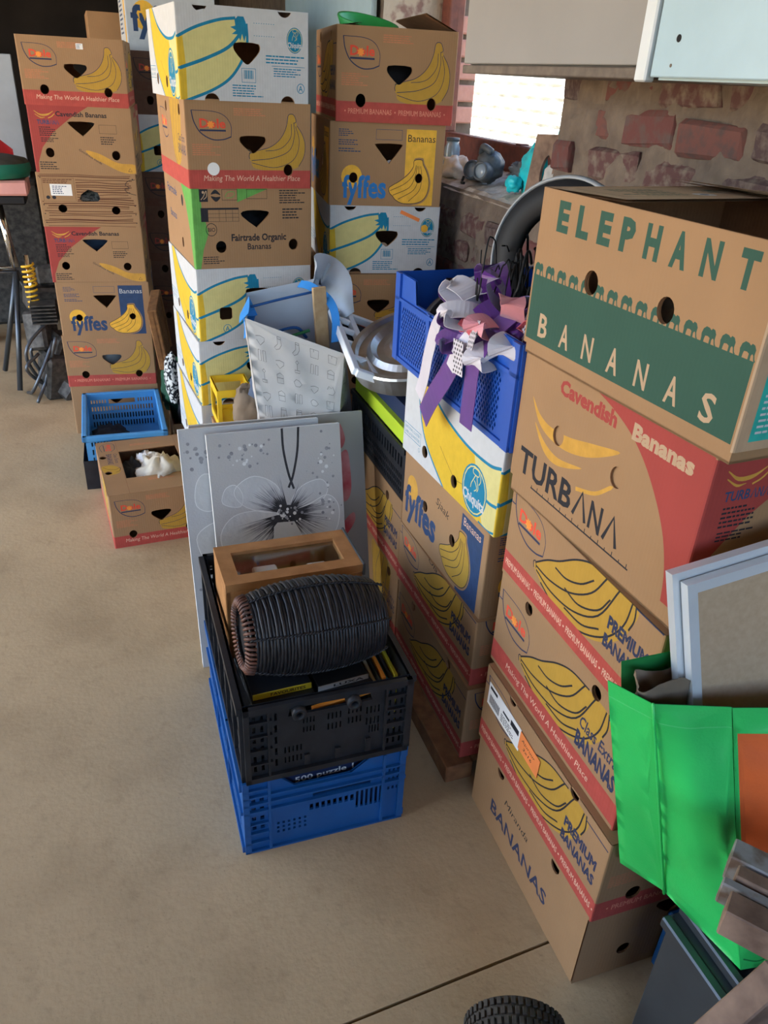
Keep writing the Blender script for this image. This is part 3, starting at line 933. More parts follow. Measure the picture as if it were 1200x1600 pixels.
# window jamb plaster, frame, pane
mb = MB()
def jf(u, v): x = XW - .01 + .30 * u; z = 1.2 + 1.25 * v; return (x, 3.695 - max(0, .008 + .01 * fbm((x, 3.7, z), 8)), z)
mb.grid(jf, 22, 60, 'plaster')
struct(mb.build('trim_1'))
w1 = MB()
w1.box((1.57, 2.15, 1.25), (1.63, 3.7, 1.385), 'red_wood', bev=.006)
win = struct(w1.build('window_1'))
for nm, lo, hi in (('frame_post', (1.56, 3.60, 1.385), (1.63, 3.7, 2.45)), ('frame_post', (1.56, 2.15, 1.385), (1.63, 2.21, 2.45)), ('frame_rail', (1.56, 2.21, 2.38), (1.63, 3.60, 2.45)), ('frame_post', (1.575, 2.88, 1.385), (1.615, 2.92, 1.39))):
    MB().box(lo, hi, 'red_wood', bev=.005).build(nm, win)
MB().box((1.594, 2.21, 1.385), (1.599, 3.60, 2.38), 'glass').build('pane', win)
# sill of crumbly mortar
mb = MB()
def sf(u, v):
    y = 2.15 + 1.55 * u; x = XW - .012 + .275 * v
    e = min(1, v * 9)
    return (x + .012 * fbm((y, 0, 3), 14) * (1 - v), y, 1.232 + .012 * e + .045 * v + .010 * fbm((x, y, 1), 18, 3) * e)
mb.grid(sf, 90, 18, 'sill_dust')
struct(mb.build('trim_2'))
# outer reveal bricks beyond the pane
m_pb = MB().box((-.05, -.03, -.034), (.05, .03, .034), 'pink_brick', bev=.006).mesh('brick')
for i in range(5):
    o = bpy.data.objects.new('brick', m_pb); C.objects.link(o); o.parent = wr; o.location = (1.69, 3.70, 1.45 + i * .088)
# other walls, ceiling
mb = MB(); mb.box((-2.7, 8, 0), (1.75, 8.3, 3.2), 'dark_wall'); struct(mb.build('wall_back'))
mb = MB()
for lo, hi in (((-2.7, -3, 2.6), (-2.4, 8.3, 3.2)), ((-2.7, 5.0, 0), (-2.4, 8.3, 2.6)), ((-2.7, -3, 0), (-2.4, .4, 2.6))): mb.box(lo, hi, 'dark_wall')
struct(mb.build('wall_left'))
mb = MB()
for lo, hi in (((-2.7, -3.3, 0), (1.75, -3, 1.05)), ((-2.7, -3.3, 1.05), (-2.3, -3, 3.2)), ((1.25, -3.3, 1.05), (1.75, -3, 3.2)), ((-2.3, -3.3, 3.1), (1.25, -3, 3.2))): mb.box(lo, hi, 'dark_wall')
struct(mb.build('wall_front'))  # unseen front wall, added with its opening to steer daylight onto front faces
mb = MB(); mb.box((-4.3, -3.3, 3.2), (1.75, 8.3, 3.35), 'shed_ceiling'); struct(mb.build('ceiling'))  # overhang beyond the left wall added to keep sun off the floor
# yard and the sunlit white neighbour wall
mb = MB()
for lo, hi in (((-14, -16, -.3), (-2.7, 16, -.03)), ((1.75, -16, -.3), (8, 16, -.03)), ((-2.7, -16, -.3), (1.75, -3.3, -.03)), ((-2.7, 8.3, -.3), (1.75, 16, -.03))): mb.box(lo, hi, 'yard')
mb.add([], [], 'yard'); struct(mb.build('yard_ground'))
mb = MB(); mb.box((3.2, 2, -.03), (3.5, 10, 2.6), 'limewash'); ow = struct(mb.build('wall_outside'))
m_wb = MB().box((-.012, -.102, -.034), (.012, .102, .034), 'limewash', bev=.006).mesh('brick')
for r_ in range(7):
    for k in range(10):
        o = bpy.data.objects.new('brick', m_wb); C.objects.link(o); o.parent = ow; o.location = (3.19, 5.0 + k * .225 + (.11 if r_ % 2 else 0), 1.12 + r_ * .085)
# ------------------------------------------------------------------ fixed furniture on the wall
mat('beige_board', '94918e', rough=.55, var=.04, scale=5)
mat('dark_lip', '5d534b', rough=.6, col2='75695e', scale=40)
mat('white_gloss', 'b0cad7', rough=.25, var=.03, spec=.5)
mat('aluminium', 'd5dadd', rough=.5, metal=.35, var=.04)
mat('black_hole', '16161a', rough=.8)
t = thing('wall_cabinet', 'beige board wall cabinet hanging over the window', 'cabinet', (1.135, 1.76, 1.605))
MB().box((-.135, -.375, .02), (.155, .39, .75), 'beige_board').build('carcass', t)
MB().box((-.155, -.372, .022), (-.137, .388, .75), 'beige_board', bev=.002).build('door', t)
MB().box((-.157, -.375, 0), (.155, .39, .019), 'dark_lip', bev=.002).build('bottom_rail', t)
MB().box((-.162, -.41, -.004), (-.14, -.376, .75), 'aluminium', bev=.003).build('edge_strip', t)
t = thing('wall_cabinet', 'glossy white wall cabinet hanging right of the beige one', 'cabinet', (1.135, .97, 1.605))
MB().box((-.138, -.40, 0), (.155, .372, .75), 'white_gloss').build('carcass', t)
MB().box((-.158, -.40, .004), (-.14, .372, .75), 'white_gloss', bev=.002).build('door', t)
MB().cyl((-.1586, .31, .062), (-.156, .31, .062), .006, 'black_hole').build('screw_hole', t); MB().cyl((-.1586, .318, .022), (-.156, .318, .022), .003, 'dark_lip', n=8).build('screw_hole', t)
o = MB().box((-.012, -.8, 0), (.012, .8, 2.6), 'white_gloss').build('white_board', loc=(1.268, 4.55, 0)); tag(o, 'tall pale board standing against the wall behind the window-side cartons', 'board')
# ------------------------------------------------------------------ the cartons
def stack(fl, yaw, zs, specs, group, jit=.006, seed=0):
    rd = random.Random(seed); out = []
    for (z1, z0), sp in zip(zip(zs[:-1], zs[1:]), specs):
        lab, f, s_ = sp[:3]; kw = sp[3] if len(sp) > 3 else {}
        dx, dy, da = rd.uniform(-jit, jit), rd.uniform(-jit, jit), rd.uniform(-.8, .8)
        if 'off' in kw: kw = dict(kw); dx, dy, da = kw.pop('off')
        out.append(carton(lab, (fl[0] + dx, fl[1] + dy), yaw + da, z0, z1 - z0, f, s_, group=group, **kw))
    return out
G1 = 'cartons in the tall stack at the far left'
stack((-.176, 3.762), -6.2, [1.664, 1.424, 1.176, .961, .726, .485, .241, 0], [
    ('brown carton with banana bunch and red slogan stripe, top of the far-left stack', 'dole_making_F', 'dole_making_S', {'top': 'open'}),
    ('red-cornered Cavendish carton, second from top of the far-left stack, above the wood-grain carton', 'turbana_F', 'turbana_S'),
    ('brown carton printed with wood-grain planks and a white paper label, in the far-left stack', 'plank_F', 'plank_S'),
    ('red-cornered Cavendish carton below the wood-grain carton in the far-left stack', 'turbana_F', 'turbana_S'),
    ('carton with dark blue Bananas block and dark lettering in the far-left stack', 'fyffes_blue_F', 'fyffes_S'),
    ('banana-bunch carton with red stripe just above the bottom carton of the far-left stack', 'dole_premium_F', 'dole_premium_S'),
    ('plain brown carton at the bottom of the far-left stack, behind the blue basket', 'plain_F', 'plain_S')], G1, .005, 3)
G2 = 'cartons in the tall stack behind the patterned white bag'
stack((.31, 2.668), 3.7, [1.744, 1.5, 1.252, 1.004, .761, .527, .264, 0], [
    ('white and yellow banana carton with blue outline on top of the stack left of centre', 'chiq_F', 'chiq_S', {'off': (-.006, -.004, .4)}),
    ('brown carton with slogan stripe and banana bunch under the top white carton, left of centre', 'dole_making_F', 'dole_side2_S', {'off': (.002, .0, 0)}),
    ('brown Fairtrade Organic carton with green left edge in the stack left of centre', 'fairtrade_F', 'fairtrade_S', {'off': (.006, .004, 0)}),
    ('white and yellow banana carton directly below the Fairtrade carton, behind the patterned bag', 'chiq2_F', 'chiq_S', {'off': (.004, .002, .3)}),
    ('white and yellow banana carton second below the Fairtrade carton, behind the yellow crate', 'chiq_F', 'chiq_S', {'off': (-.004, .0, -.3)}),
    ('white banana carton near the floor, third below the Fairtrade carton, mostly behind the canvases', 'chiq_F', 'chiq_S', {'off': (-.01, .0, -.3)}),
    ('white carton on the floor at the bottom of the stack left of centre', 'chiq_F', 'chiq_S', {'off': (.03, 0, -2)})], G2)
G3 = 'cartons in the stack beside the window'
stack((.8, 2.769), -7.8, [1.725, 1.452, 1.19, .958, .72, .48, .24, 0], [
    ('brown carton with pinkish stripe and open top holding a green bowl, beside the window', 'dole_premium_F', 'dole_premium_S', {'off': (.012, -.01, 0), 'top': 'none'}),
    ('brown carton with yellow Bananas block and blue lettering, beside the window', 'fyffes_yellow_F', 'fyffes_yellow_S', {'off': (-.004, 0, 0)}),
    ('white banana carton with an orange mark, third down beside the window', 'chiq_F', 'chiq_S', {'off': (0, 0, .5)}),
    ('brown carton in shade behind the white frames and blue crate, fourth down beside the window', 'dole_premium_F', 'dole_premium_S', {'off': (-.03, -.02, 0)}),
    ('brown carton hidden low behind the patterned bag, third from the floor beside the window', 'plain_F', 'plain_S'),
    ('brown carton hidden low behind the patterned bag, second from the floor beside the window', 'plain_F', 'plain_S'),
    ('brown carton on the floor under the stack beside the window', 'plain_F', 'plain_S')], G3)
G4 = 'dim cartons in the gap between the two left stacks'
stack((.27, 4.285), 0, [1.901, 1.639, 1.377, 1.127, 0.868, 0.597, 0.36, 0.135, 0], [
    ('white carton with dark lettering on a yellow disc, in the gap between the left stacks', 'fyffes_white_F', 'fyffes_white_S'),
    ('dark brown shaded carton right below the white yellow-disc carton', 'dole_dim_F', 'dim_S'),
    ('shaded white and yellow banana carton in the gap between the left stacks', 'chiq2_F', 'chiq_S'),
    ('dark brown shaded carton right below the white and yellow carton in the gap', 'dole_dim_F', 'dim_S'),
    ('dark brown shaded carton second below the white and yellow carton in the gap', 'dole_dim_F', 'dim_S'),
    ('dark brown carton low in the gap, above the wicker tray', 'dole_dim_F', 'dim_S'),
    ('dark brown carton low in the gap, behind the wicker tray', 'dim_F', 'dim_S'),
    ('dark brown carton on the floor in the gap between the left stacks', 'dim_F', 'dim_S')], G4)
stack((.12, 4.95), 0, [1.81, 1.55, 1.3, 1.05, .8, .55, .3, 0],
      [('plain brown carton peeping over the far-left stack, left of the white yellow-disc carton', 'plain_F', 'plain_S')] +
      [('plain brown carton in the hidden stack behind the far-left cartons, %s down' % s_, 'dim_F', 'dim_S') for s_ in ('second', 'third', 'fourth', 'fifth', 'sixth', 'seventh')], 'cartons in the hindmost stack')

G5 = 'cartons in the tall stack at the right'
eleph = carton('brown and green ELEPHANT BANANAS carton with open flaps, top of the right-hand stack', (.741, .698), 3.7, 1.168, .275, 'elephant_F', 'elephant_S', l=.502, drop=.019, vsc=1.045, group=G5, top='none')
carton('red and brown TURBANA Cavendish carton under the elephant carton at the right', (.757, .733), 2.0, .868, .297, 'turbana_F', 'turbana_S', drop=.037, vsc=1.04, group=G5, base_holes=False, top='closed', smat='turbana_red')
carton('PREMIUM BANANAS carton with red stripe under the TURBANA carton at the right', (.747, .727), -.4, .668, .2, 'dole_premium_F', 'dole_premium_S', vsc=1.0, group=G5)
carton('Class Extra banana carton with slogan stripe, third up in the right-hand stack', (.746, .724), -.6, .432, .236, 'dole_making_F', 'dole_making_S', vsc=1.0, group=G5)
bot = carton('bottom carton of the right-hand stack with BANANAS on its plain base and raised lid', (.728, .697), -.9, 0.0, .432, 'dole_premium_F', 'dole_premium_S', l=.505, drop=.215, vsc=.98, group=G5, foot=False)
mb = MB()
ARTS['plain_bananas_S'].holes
for nm, art, key, wd, o, U, N in (('s', ARTS['plain_bananas_S'], 'pbS', .488, (-.196, .2455), (0, -1), (-1, 0)), ('f', ARTS['plain_F'], 'pbF', .392, (-.196, -.2455), (1, 0), (0, -1)),
                                  ('r', ARTS['plain_S'], 'pbR', .488, (.196, -.2455), (0, 1), (1, 0)), ('b', ARTS['plain_F'], 'pbF', .392, (.196, .2455), (-1, 0), (0, 1))):
    sheet(mb, art, wd, .25, plane_map((o[0], o[1], 0), (U[0], U[1], 0), (0, 0, 1), (N[0], N[1], 0)), key, .004, 1.0)
mb.box((-.195, -.244, 0), (.195, .244, .004), 'kraft')
mb.build('base', bot)

G6 = 'cartons under the bright blue crate'
carton('white and yellow carton with large blue oval logo directly under the bright blue crate', (.752, 1.281), 3.0, .717, .228, 'chiq_F', 'chiq_S', vsc=.96, group=G6, body='kraft')
carton('carton with dark blue Bananas block and handwritten name under the oval-logo carton', (.754, 1.303), 1.4, .478, .239, 'fyffes_blue_F', 'fyffes_S', l=.49, group=G6)
carton('banana-bunch carton with red stripe and a pencilled name, second from the wooden pallet', (.745, 1.291), .6, .284, .194, 'dole_premium_F', 'dole_olaf_S', vsc=.95, group=G6)
carton('shaded banana-bunch carton standing on the wooden pallet', (.735, 1.275), -.6, .056, .228, 'dole_premium_F', 'dole_premium_S', vsc=.98, group=G6)
G7 = 'cartons under the black crate beside the canvases'
carton('shaded banana-bunch carton right under the black crate beside the canvases', (.757, 1.83), 0, .258, .258, 'dole_premium_F', 'dole_premium_S', vsc=1.0, group=G7)
carton('shaded banana-bunch carton on the floor under the black crate beside the canvases', (.765, 1.84), 0, 0, .257, 'dole_premium_F', 'dole_side2_S', vsc=1.0, group=G7)
carton('plain carton hidden under the patterned white bag behind the canvases', (.335, 2.15), 1, .26, .25, 'plain_F', 'plain_S', group='cartons carrying the patterned bag', l=.46, top='closed')
carton('plain carton on the floor behind the canvases, below the patterned bag', (.335, 2.15), 1, 0, .26, 'plain_F', 'plain_S', group='cartons carrying the patterned bag', l=.46, top='closed')

# low carton with clothes at the left
a = Art(400, 500, 'kraft')
a.hole([(92, 130), (352, 130), (352, 388), (92, 388)])
for x in (88, 356): a.rect('kraft_dark', x, 0, x + 1.6, 500)
q = lambda x, y: (x, y)
a.stroke('navy', [(20, 400), (14, 450), (40, 480), (76, 470), (78, 420), (60, 396)], 2)
a.text('logo_red', 'Dole', 62, 408, 24, 62, .03, rot=math.pi / 2)
a.rect('navy', 30, 405, 33, 468)
a.text('navy', 'Class Extra', 66, 372, 16, 92, 0, rot=-math.pi / 2); a.text('navy', 'BANANAS', 34, 372, 24, 96, .01, rot=-math.pi / 2)
a.poly('ochre', [(4, 260), (50, 262), (76, 230), (72, 190), (30, 176), (6, 210)], True)
a.stroke('ink_black', [(8, 250), (30, 230), (60, 222), (80, 236), (74, 206), (56, 196)], 2)
a.greek('faint_red', 150, 430, 300, 452, 2, 3); a.greek('faint_red', 180, 90, 300, 112, 2, 4)
a.hole(circle(18, 345, 15)).hole(circle(26, 196, 15))
ARTS['lowdole_T'] = a
lowbox = carton('low brown carton with open slot full of clothes, on the floor left of the canvases', (-.055, 2.637), 3.6, 0, .222, 'dole_making_F', 'dole_side2_S', w=.345, l=.485, top='none')
mb = MB()
sheet(mb, ARTS['lowdole_T'], .343, .483, plane_map((-.1715, -.2415, .2222), (1, 0, 0), (0, 1, 0), (0, 0, 1)), 'lowdole_T', .004)
mb.build('lid_top', lowbox)
# ------------------------------------------------------------------ plastics, cloth, metals
mat('crate_blue', '184ea8', rough=.42, var=.06, scale=8, spec=.5)
mat('crate_blue2', '165592', rough=.5, var=.12, scale=9, spec=.4, bump=.1)
mat('basket_blue', '4d93c8', rough=.5, var=.06)
mat('crate_black', '191b1f', rough=.5, col2='282a2e', scale=25, spec=.4)
mat('navy_box', '1c2a4c', rough=.5)
mat('lime', 'b7cf2e', rough=.5, var=.05)
mat('white_paint', 'e8eef2', rough=.45, var=.03)
mat('steel', 'c4c6c6', rough=.3, metal=.9, col2='9c948a', scale=12)
mat('dark_steel', '565b60', rough=.38, metal=.7, var=.08)
mat('purple_satin', '571d7a', rough=.32, var=.15, scale=20, sheen=.4)
mat('white_satin', 'cfc8ce', rough=.45, var=.06, sheen=.2)
mat('pink_satin', 'd68a92', rough=.5, var=.12, sheen=.2)
mat('rose_cloth', 'c2555f', rough=.7, var=.2, scale=40)
mat('black_rubber', '101115', rough=.65, var=.2, scale=30, spec=.4)
mat('pale_rim', '94989c', rough=.4, var=.05)
mat('black_cloth', '1d1e24', rough=.85, var=.3, scale=20)
mat('bag_white', 'bcbbb8', rough=.55, var=.05, scale=9, spec=.35)
mat('bag_inner', 'bcc3cb', rough=.6, var=.04)
mat('bag_line', '6e6c6a', rough=.6)
mat('handle_blue', '2f86cf', rough=.6, var=.1)
mat('cord_blue', '2c5f9e', rough=.7); mat('cord_green', '3f8f5a', rough=.7)
mat('raw_wood', 'd3b083', rough=.7, col2='c29a6a', scale=40, bump=.1)
mat('box_wood', 'b5814f', rough=.5, col2='9c6a3c', scale=22, spec=.4)
mat('old_wood', '8f7563', rough=.7, col2='5f4a3e', scale=24, bump=.4, bscale=40)
mat('pallet_wood', '9a6b44', rough=.8, col2='7a5234', scale=30, bump=.3)
mat('paper_brown', '8b7a67', rough=.8, col2='6f604f', scale=9)
mat('tissue', 'cfc4b0', rough=.85, col2='a59a88', scale=14)
mat('foil', 'b9bec4', rough=.25, metal=.8, col2='7d838a', scale=30)
mat('newsprint', 'a9a49b', rough=.85, col2='55524e', scale=60, thr=(.5, .58))
mat('paper_white', 'eceae6', rough=.8, var=.03)
mat('orange_paper', 'ee8746', rough=.8)
mat('green_plastic', '2f9a4a', rough=.4, var=.05)
mat('green_cloth', '1f4a35', rough=.9, var=.25, scale=15)
mat('zebra', 'c9cbc6', rough=.9, col2='23272a', scale=75, thr=(.48, .52), detail=0.0)
mat('denim', '4b5a72', rough=.9, var=.2)
mat('wicker', '8a5f35', rough=.8, col2='6b4728', scale=50)
mat('reed_black', '18181c', rough=.45, col2='2b2a2c', scale=60, spec=.5)
mat('reed_copper', '7a4d3a', rough=.5, col2='3a2c28', scale=40)
mat('cyan_plastic', '24c2cf', rough=.4, var=.08)
mat('grey_plastic', '5d6368', rough=.5, col2='43484d', scale=40)
mat('lens', '8f9aa5', rough=.15, spec=.6)
mat('jar_glass', 'b9c6cc', rough=.1, trans=.5, spec=.5)
mat('lint', 'e2d6c8', rough=.95, col2='c8b8a4', scale=30)
mat('yellow_plastic', 'e6bd25', rough=.5, var=.05)
mat('red_paint', 'b2242a', rough=.25, spec=.6)
mat('chrome', 'd5d8da', rough=.12, metal=1.0)
mat('spring_yellow', 'e0b02a', rough=.4)
mat('engine_grey', '585550', rough=.6, metal=.4, col2='2c2b2a', scale=35)
mat('seat_green', '1d7a66', rough=.5); mat('seat_pink', 'd79c95', rough=.7); mat('seat_top', '3a3a35', rough=.8, col2='55554c', scale=18)
mat('tyre_rubber', '4a443c', rough=.85, col2='36312b', scale=40)

def frame_map(M):
    A = np.array(M)[:3]
    return lambda P: P @ A[:, :3].T + A[:, 3]
def slots(a, x0, y0, x1, y1, nx, ny, fx=.55, fy=.7):
    dx, dy = (x1 - x0) / nx, (y1 - y0) / ny
    for i in range(nx):
        for j in range(ny):
            cx, cy = x0 + (i + .5) * dx, y0 + (j + .5) * dy; hx, hy = dx * fx / 2, dy * fy / 2
            a.hole([(cx - hx, cy - hy), (cx + hx, cy - hy), (cx + hx, cy + hy), (cx - hx, cy + hy)])
    return a
def diamonds(a, x0, y0, x1, y1, dx=12.0, dy=19.0, f=.66):
    ny = int((y1 - y0) / (dy / 2))
    for j in range(1, ny):
        y = y0 + j * dy / 2; x = x0 + dx / 2 + (dx / 2 if j % 2 else 0)
        while x < x1 - dx * .3:
            a.hole([(x - dx / 2 * f, y), (x, y - dy / 2 * f), (x + dx / 2 * f, y), (x, y + dy / 2 * f)]); x += dx
    return a
def crate(name, label, ctr, yaw, w, l, h, m, aF, aS, keyF, keyS, th=.006, lip=.010, ribsF=(), ribsS=(), group=None, corner=.03, aB=None, lipz=None):
    t = thing(name, label, 'crate', ctr, R(yaw), group)
    W, L = w / 2, l / 2
    for part, art, key, wd, o, U, N, ribs in (('end_wall', aF, keyF, w, (-W, -L), (1, 0), (0, -1), ribsF), ('side_wall', aS, keyS, l, (-W, L), (0, -1), (-1, 0), ribsS),
                                       ('end_wall', aB or aF, keyF + ('b' if aB else ''), w, (W, L), (-1, 0), (0, 1), ribsF), ('side_wall', aS, keyS, l, (W, -L), (0, 1), (1, 0), ribsS)):
        mb = MB()
        f = plane_map((o[0], o[1], 0), (U[0], U[1], 0), (0, 0, 1), (N[0], N[1], 0))
        sheet(mb, art, wd, h, f, key, th)
        for (u0, v0, u1, v1, d) in ribs:
            P = [f(np.array([[u, v, q]]))[0] for u in (u0, u1) for v in (v0, v1) for q in (-.001, d)]
            lo, hi = np.min(P, 0), np.max(P, 0); mb.box(lo, hi, m)
        mb.build(part, t)
    MB().box((-W + th, -L + th, .004), (W - th, L - th, .010), m).build('bottom', t)
    return t
def lump(name, c, s, m, seed=0, amp=.35, sc=2.2, n=(28, 18), parent=None, label=None, cat=None, group=None, flat=0.0):
    mb = MB()
    def f(u, v):
        th, ph = u * 2 * math.pi, (v - .5) * math.pi
        d = Vector((math.cos(ph) * math.cos(th), math.cos(ph) * math.sin(th), math.sin(ph)))
        k = 1 + amp * (fbm(d * sc + Vector((seed * 3.7, seed, 0)), 1, 4) - .6 * abs(noise.noise(d * sc * 2 + Vector((0, seed, 5)))))
        z = d.z * k
        if flat and z < -flat: z = -flat
        return (d.x * k * s[0], d.y * k * s[1], z * s[2])
    mb.grid(f, n[0], n[1], m, cu=True)
    o = mb.build(name, parent, True, c)
    if label: tag(o, label, cat, group)
    return o
def ribbon(mb, pts, wid, m, art=None, wdir=(0, 1, 0), n=5):
    p = [Vector(q) for q in spline(pts, n)]
    V = []
    for i, q in enumerate(p):
        t = (p[min(i + 1, len(p) - 1)] - p[max(i - 1, 0)]).normalized()
        wd = Vector(wdir); wd = (wd - t * wd.dot(t)); wd = wd.normalized() if wd.length > 1e-3 else t.orthogonal().normalized()
        nn = t.cross(wd) * .0006
        V += [q - wd * wid / 2 + nn, q + wd * wid / 2 + nn, q + wd * wid / 2 - nn, q - wd * wid / 2 - nn]
    F = []
    for i in range(len(p) - 1):
        for j in range(4): F.append((4 * i + j, 4 * i + (j + 1) % 4, 4 * i + 4 + (j + 1) % 4, 4 * i + 4 + j))
    F += [(3, 2, 1, 0), tuple(4 * (len(p) - 1) + j for j in range(4))]
    mb.add(V, F, m); return mb

# ---------------- bright blue crate on the middle stack
aS = Art(620, 220, 'crate_blue', 'crate_blue')
aS.hole([(106, 230), (122, 166), (524, 166), (540, 230)])
for x0, x1 in ((34, 190), (216, 400), (428, 560)): diamonds(aS, x0, 14, x1, 152)
aF = Art(400, 220, 'crate_blue', 'crate_blue'); aF.hole([(130, 175), (270, 175), (270, 200), (130, 200)])
bc = crate('plastic_crate', 'bright blue lattice crate full of ribbons and black cables on the middle carton stack', (.925, 1.552, .945), 1.5, .40, .62, .22, 'crate_blue', aF, aS, 'bcF', 'bcS',
           ribsS=[(0, 0, .028, .22, .006), (.592, 0, .62, .22, .006), (.196, .0, .212, .166, .005), (.406, .0, .424, .166, .005), (0, .154, .62, .162, .006), (0, 0, .62, .012, .005)], ribsF=[(0, .15, .4, .158, .005), (0, 0, .03, .22, .004), (.37, 0, .4, .22, .004), (0, 0, .4, .012, .005)])
lump('clothes', (.925, 1.552, 1.045), (.15, .24, .085), 'black_cloth', 4, .25, 2.5, flat=.95, label='heap of black fabric filling the bright blue crate', cat='clothes')
mb = MB(); M_ = T(.84, 1.69, 1.135, R(-6), R(-30), 0)
mb.lathe([(0, .004), (.10, .004), (.118, 0), (.118, -.012), (.10, -.012), (0, -.012)], 'black_rubber', 32, M_); mb.lathe([(.112, .004), (.124, .006), (.124, -.008), (.112, -.006)], 'pale_rim', 32, M_, True)
o = mb.build('round_lid', None, True); tag(o, 'round black lid with pale rim lying in the far end of the blue crate', 'lid')
# standing black ring
ax = Vector((-.86, -.45, .18)).normalized(); Mr = Matrix.Translation((.945, 1.50, 1.262)) @ ax.to_track_quat('Z', 'X').to_matrix().to_4x4()
t = thing('black_ring', 'large black ring with pale grey rim standing in the blue crate beside the elephant carton', 'ring', (.945, 1.50, 1.262)); Ml = Matrix.Translation((-.945, -1.50, -1.262)) @ Mr
MB().lathe([(.098, .004), (.104, .012), (.130, .016), (.158, .012), (.161, -.014), (.106, -.012), (.098, -.006)], 'black_rubber', 48, Ml, True).build('ring_body', t, True)
MB().lathe([(.160, .015), (.167, .010), (.169, 0), (.167, -.012), (.160, -.014)], 'pale_rim', 48, Ml, True).build('outer_rim', t, True)
rd = random.Random(11)
t = thing('cable_bundle', 'tangle of thin black cables hanging over the black ring', 'cable', (.86, 1.42, 1.16))
for i in range(16):
    p0 = Vector((rd.uniform(-.06, .06), rd.uniform(-.10, .12), rd.uniform(-.03, .02))); pts = []
    r0 = rd.uniform(.04, .10); ph = rd.uniform(0, 6)
    for k in range(9):
        a_ = ph + k * rd.uniform(.55, .85)
        pts.append(p0 + Vector((math.cos(a_) * r0 * .5, math.cos(a_) * r0 * .8 + .01 * k, .05 + math.sin(a_) * r0 * .9)))
    MB().tube(spline(pts, 4), .0017 if i % 3 else .003, 'black_rubber', 6).build('cable', t, True)
# ribbons
t = thing('ribbon_bow', 'purple white and pink satin ribbon bow with tails hanging out of the blue crate', 'ribbon', (.75, 1.46, 1.15))
def rb(pts, w, m, wd=(0, 1, 0), nm='ribbon_tail'):
    mb = MB(); ribbon(mb, [(x - .75, y - 1.46, z - 1.15) for x, y, z in pts], w, m, wdir=wd); return mb.build(nm, t, False)
rb([(.80, 1.50, 1.20), (.745, 1.53, 1.175), (.706, 1.56, 1.13), (.698, 1.585, 1.05), (.696, 1.60, .98), (.694, 1.62, .925)], .05, 'white_satin', (0, .95, -.3))
rb([(.78, 1.43, 1.185), (.73, 1.42, 1.16), (.700, 1.43, 1.10), (.696, 1.475, 1.03), (.690, 1.53, .955), (.690, 1.575, .89)], .058, 'purple_satin', (0, .85, .5))
rb([(.78, 1.38, 1.18), (.735, 1.365, 1.15), (.700, 1.36, 1.10), (.695, 1.358, 1.03), (.692, 1.355, .955)], .058, 'purple_satin', (0, 1, .05))
rb([(.73, 1.40, 1.165), (.705, 1.42, 1.12), (.695, 1.44, 1.085), (.690, 1.452, 1.05)], .036, 'white_satin', (0, .8, .4))
loops_ = [((.75, 1.46, 1.17), (-.6, .6, .1), 'purple_satin', .085, .05), ((.77, 1.53, 1.20), (-.5, .9, .3), 'white_satin', .08, .06), ((.76, 1.46, 1.19), (-.9, .3, .0), 'white_satin', .085, .06), ((.77, 1.42, 1.18), (-.9, -.3, .1), 'pink_satin', .07, .05),
          ((.80, 1.42, 1.20), (.2, -.8, .5), 'purple_satin', .08, .06), ((.80, 1.50, 1.21), (.1, .8, .5), 'purple_satin', .09, .06), ((.75, 1.48, 1.15), (-.9, .4, -.35), 'purple_satin', .075, .055), ((.78, 1.35, 1.17), (-.7, -.6, .0), 'white_satin', .08, .06),
          ((.80, 1.31, 1.17), (-.3, -.9, .1), 'purple_satin', .06, .05), ((.76, 1.45, 1.175), (-.95, -.1, -.1), 'rose_cloth', .05, .045), ((.78, 1.40, 1.20), (-.3, -.5, .5), 'pink_satin', .07, .05), ((.79, 1.58, 1.19), (-.3, .9, .1), 'purple_satin', .085, .06),
          ((.76, 1.38, 1.15), (-.9, -.2, -.3), 'white_satin', .07, .05), ((.79, 1.46, 1.21), (-.4, .1, .7), 'purple_satin', .06, .055), ((.79, 1.36, 1.19), (.2, -.9, .2), 'rose_cloth', .05, .04), ((.82, 1.40, 1.19), (.4, -.8, .2), 'white_satin', .08, .06)]
for c_, d_, m_, ln, wd_ in loops_:
    d = Vector(d_).normalized(); c0 = Vector(c_) + Vector((0, -.025, -.028)); s_ = d.cross(Vector((0, 0, 1))).normalized(); up = s_.cross(d); tw = s_ + up * .35
    pts = [c0, c0 + d * ln * .5 + up * .014, c0 + d * ln + up * .010 + s_ * .006, c0 + d * ln * 1.1, c0 + d * ln - up * .008, c0 + d * ln * .5 - up * .012 - s_ * .004, c0 - d * .005]
    rb(pts, wd_, m_, tw, 'ribbon_loop')
lump('ribbon_heap', (.06, -.04, -.03), (.085, .15, .055), 'purple_satin', 77, .45, 3.2, parent=t, n=(40, 26))
dots = Art(46, 90, 'white_satin', 'white_satin')
for i in range(5):
    for j in range(9): dots.circ('ink_black', 5 + i * 11 + (5 if j % 2 else 0), 6 + j * 9, 2.9, n=10)
for (o_, U_, V_, ln) in (((.686, 1.43, 1.05), (-.02, -.97, .1), (.08, .3, .95), .07), ((.697, 1.40, 1.11), (-.2, -.9, .2), (.3, .2, .9), .06), ((.78, 1.345, 1.15), (-.3, -.9, -.1), (.3, -.1, .9), .05)):
    U_, V_ = Vector(U_).normalized(), Vector(V_).normalized(); N_ = U_.cross(V_).normalized()
    mb = MB(); sheet(mb, dots, .05, ln, plane_map(Vector(o_) - Vector((.75, 1.46, 1.15)), U_, V_, N_), 'dots', .001, 1.0)
    mb.build('dotted_ribbon', t)

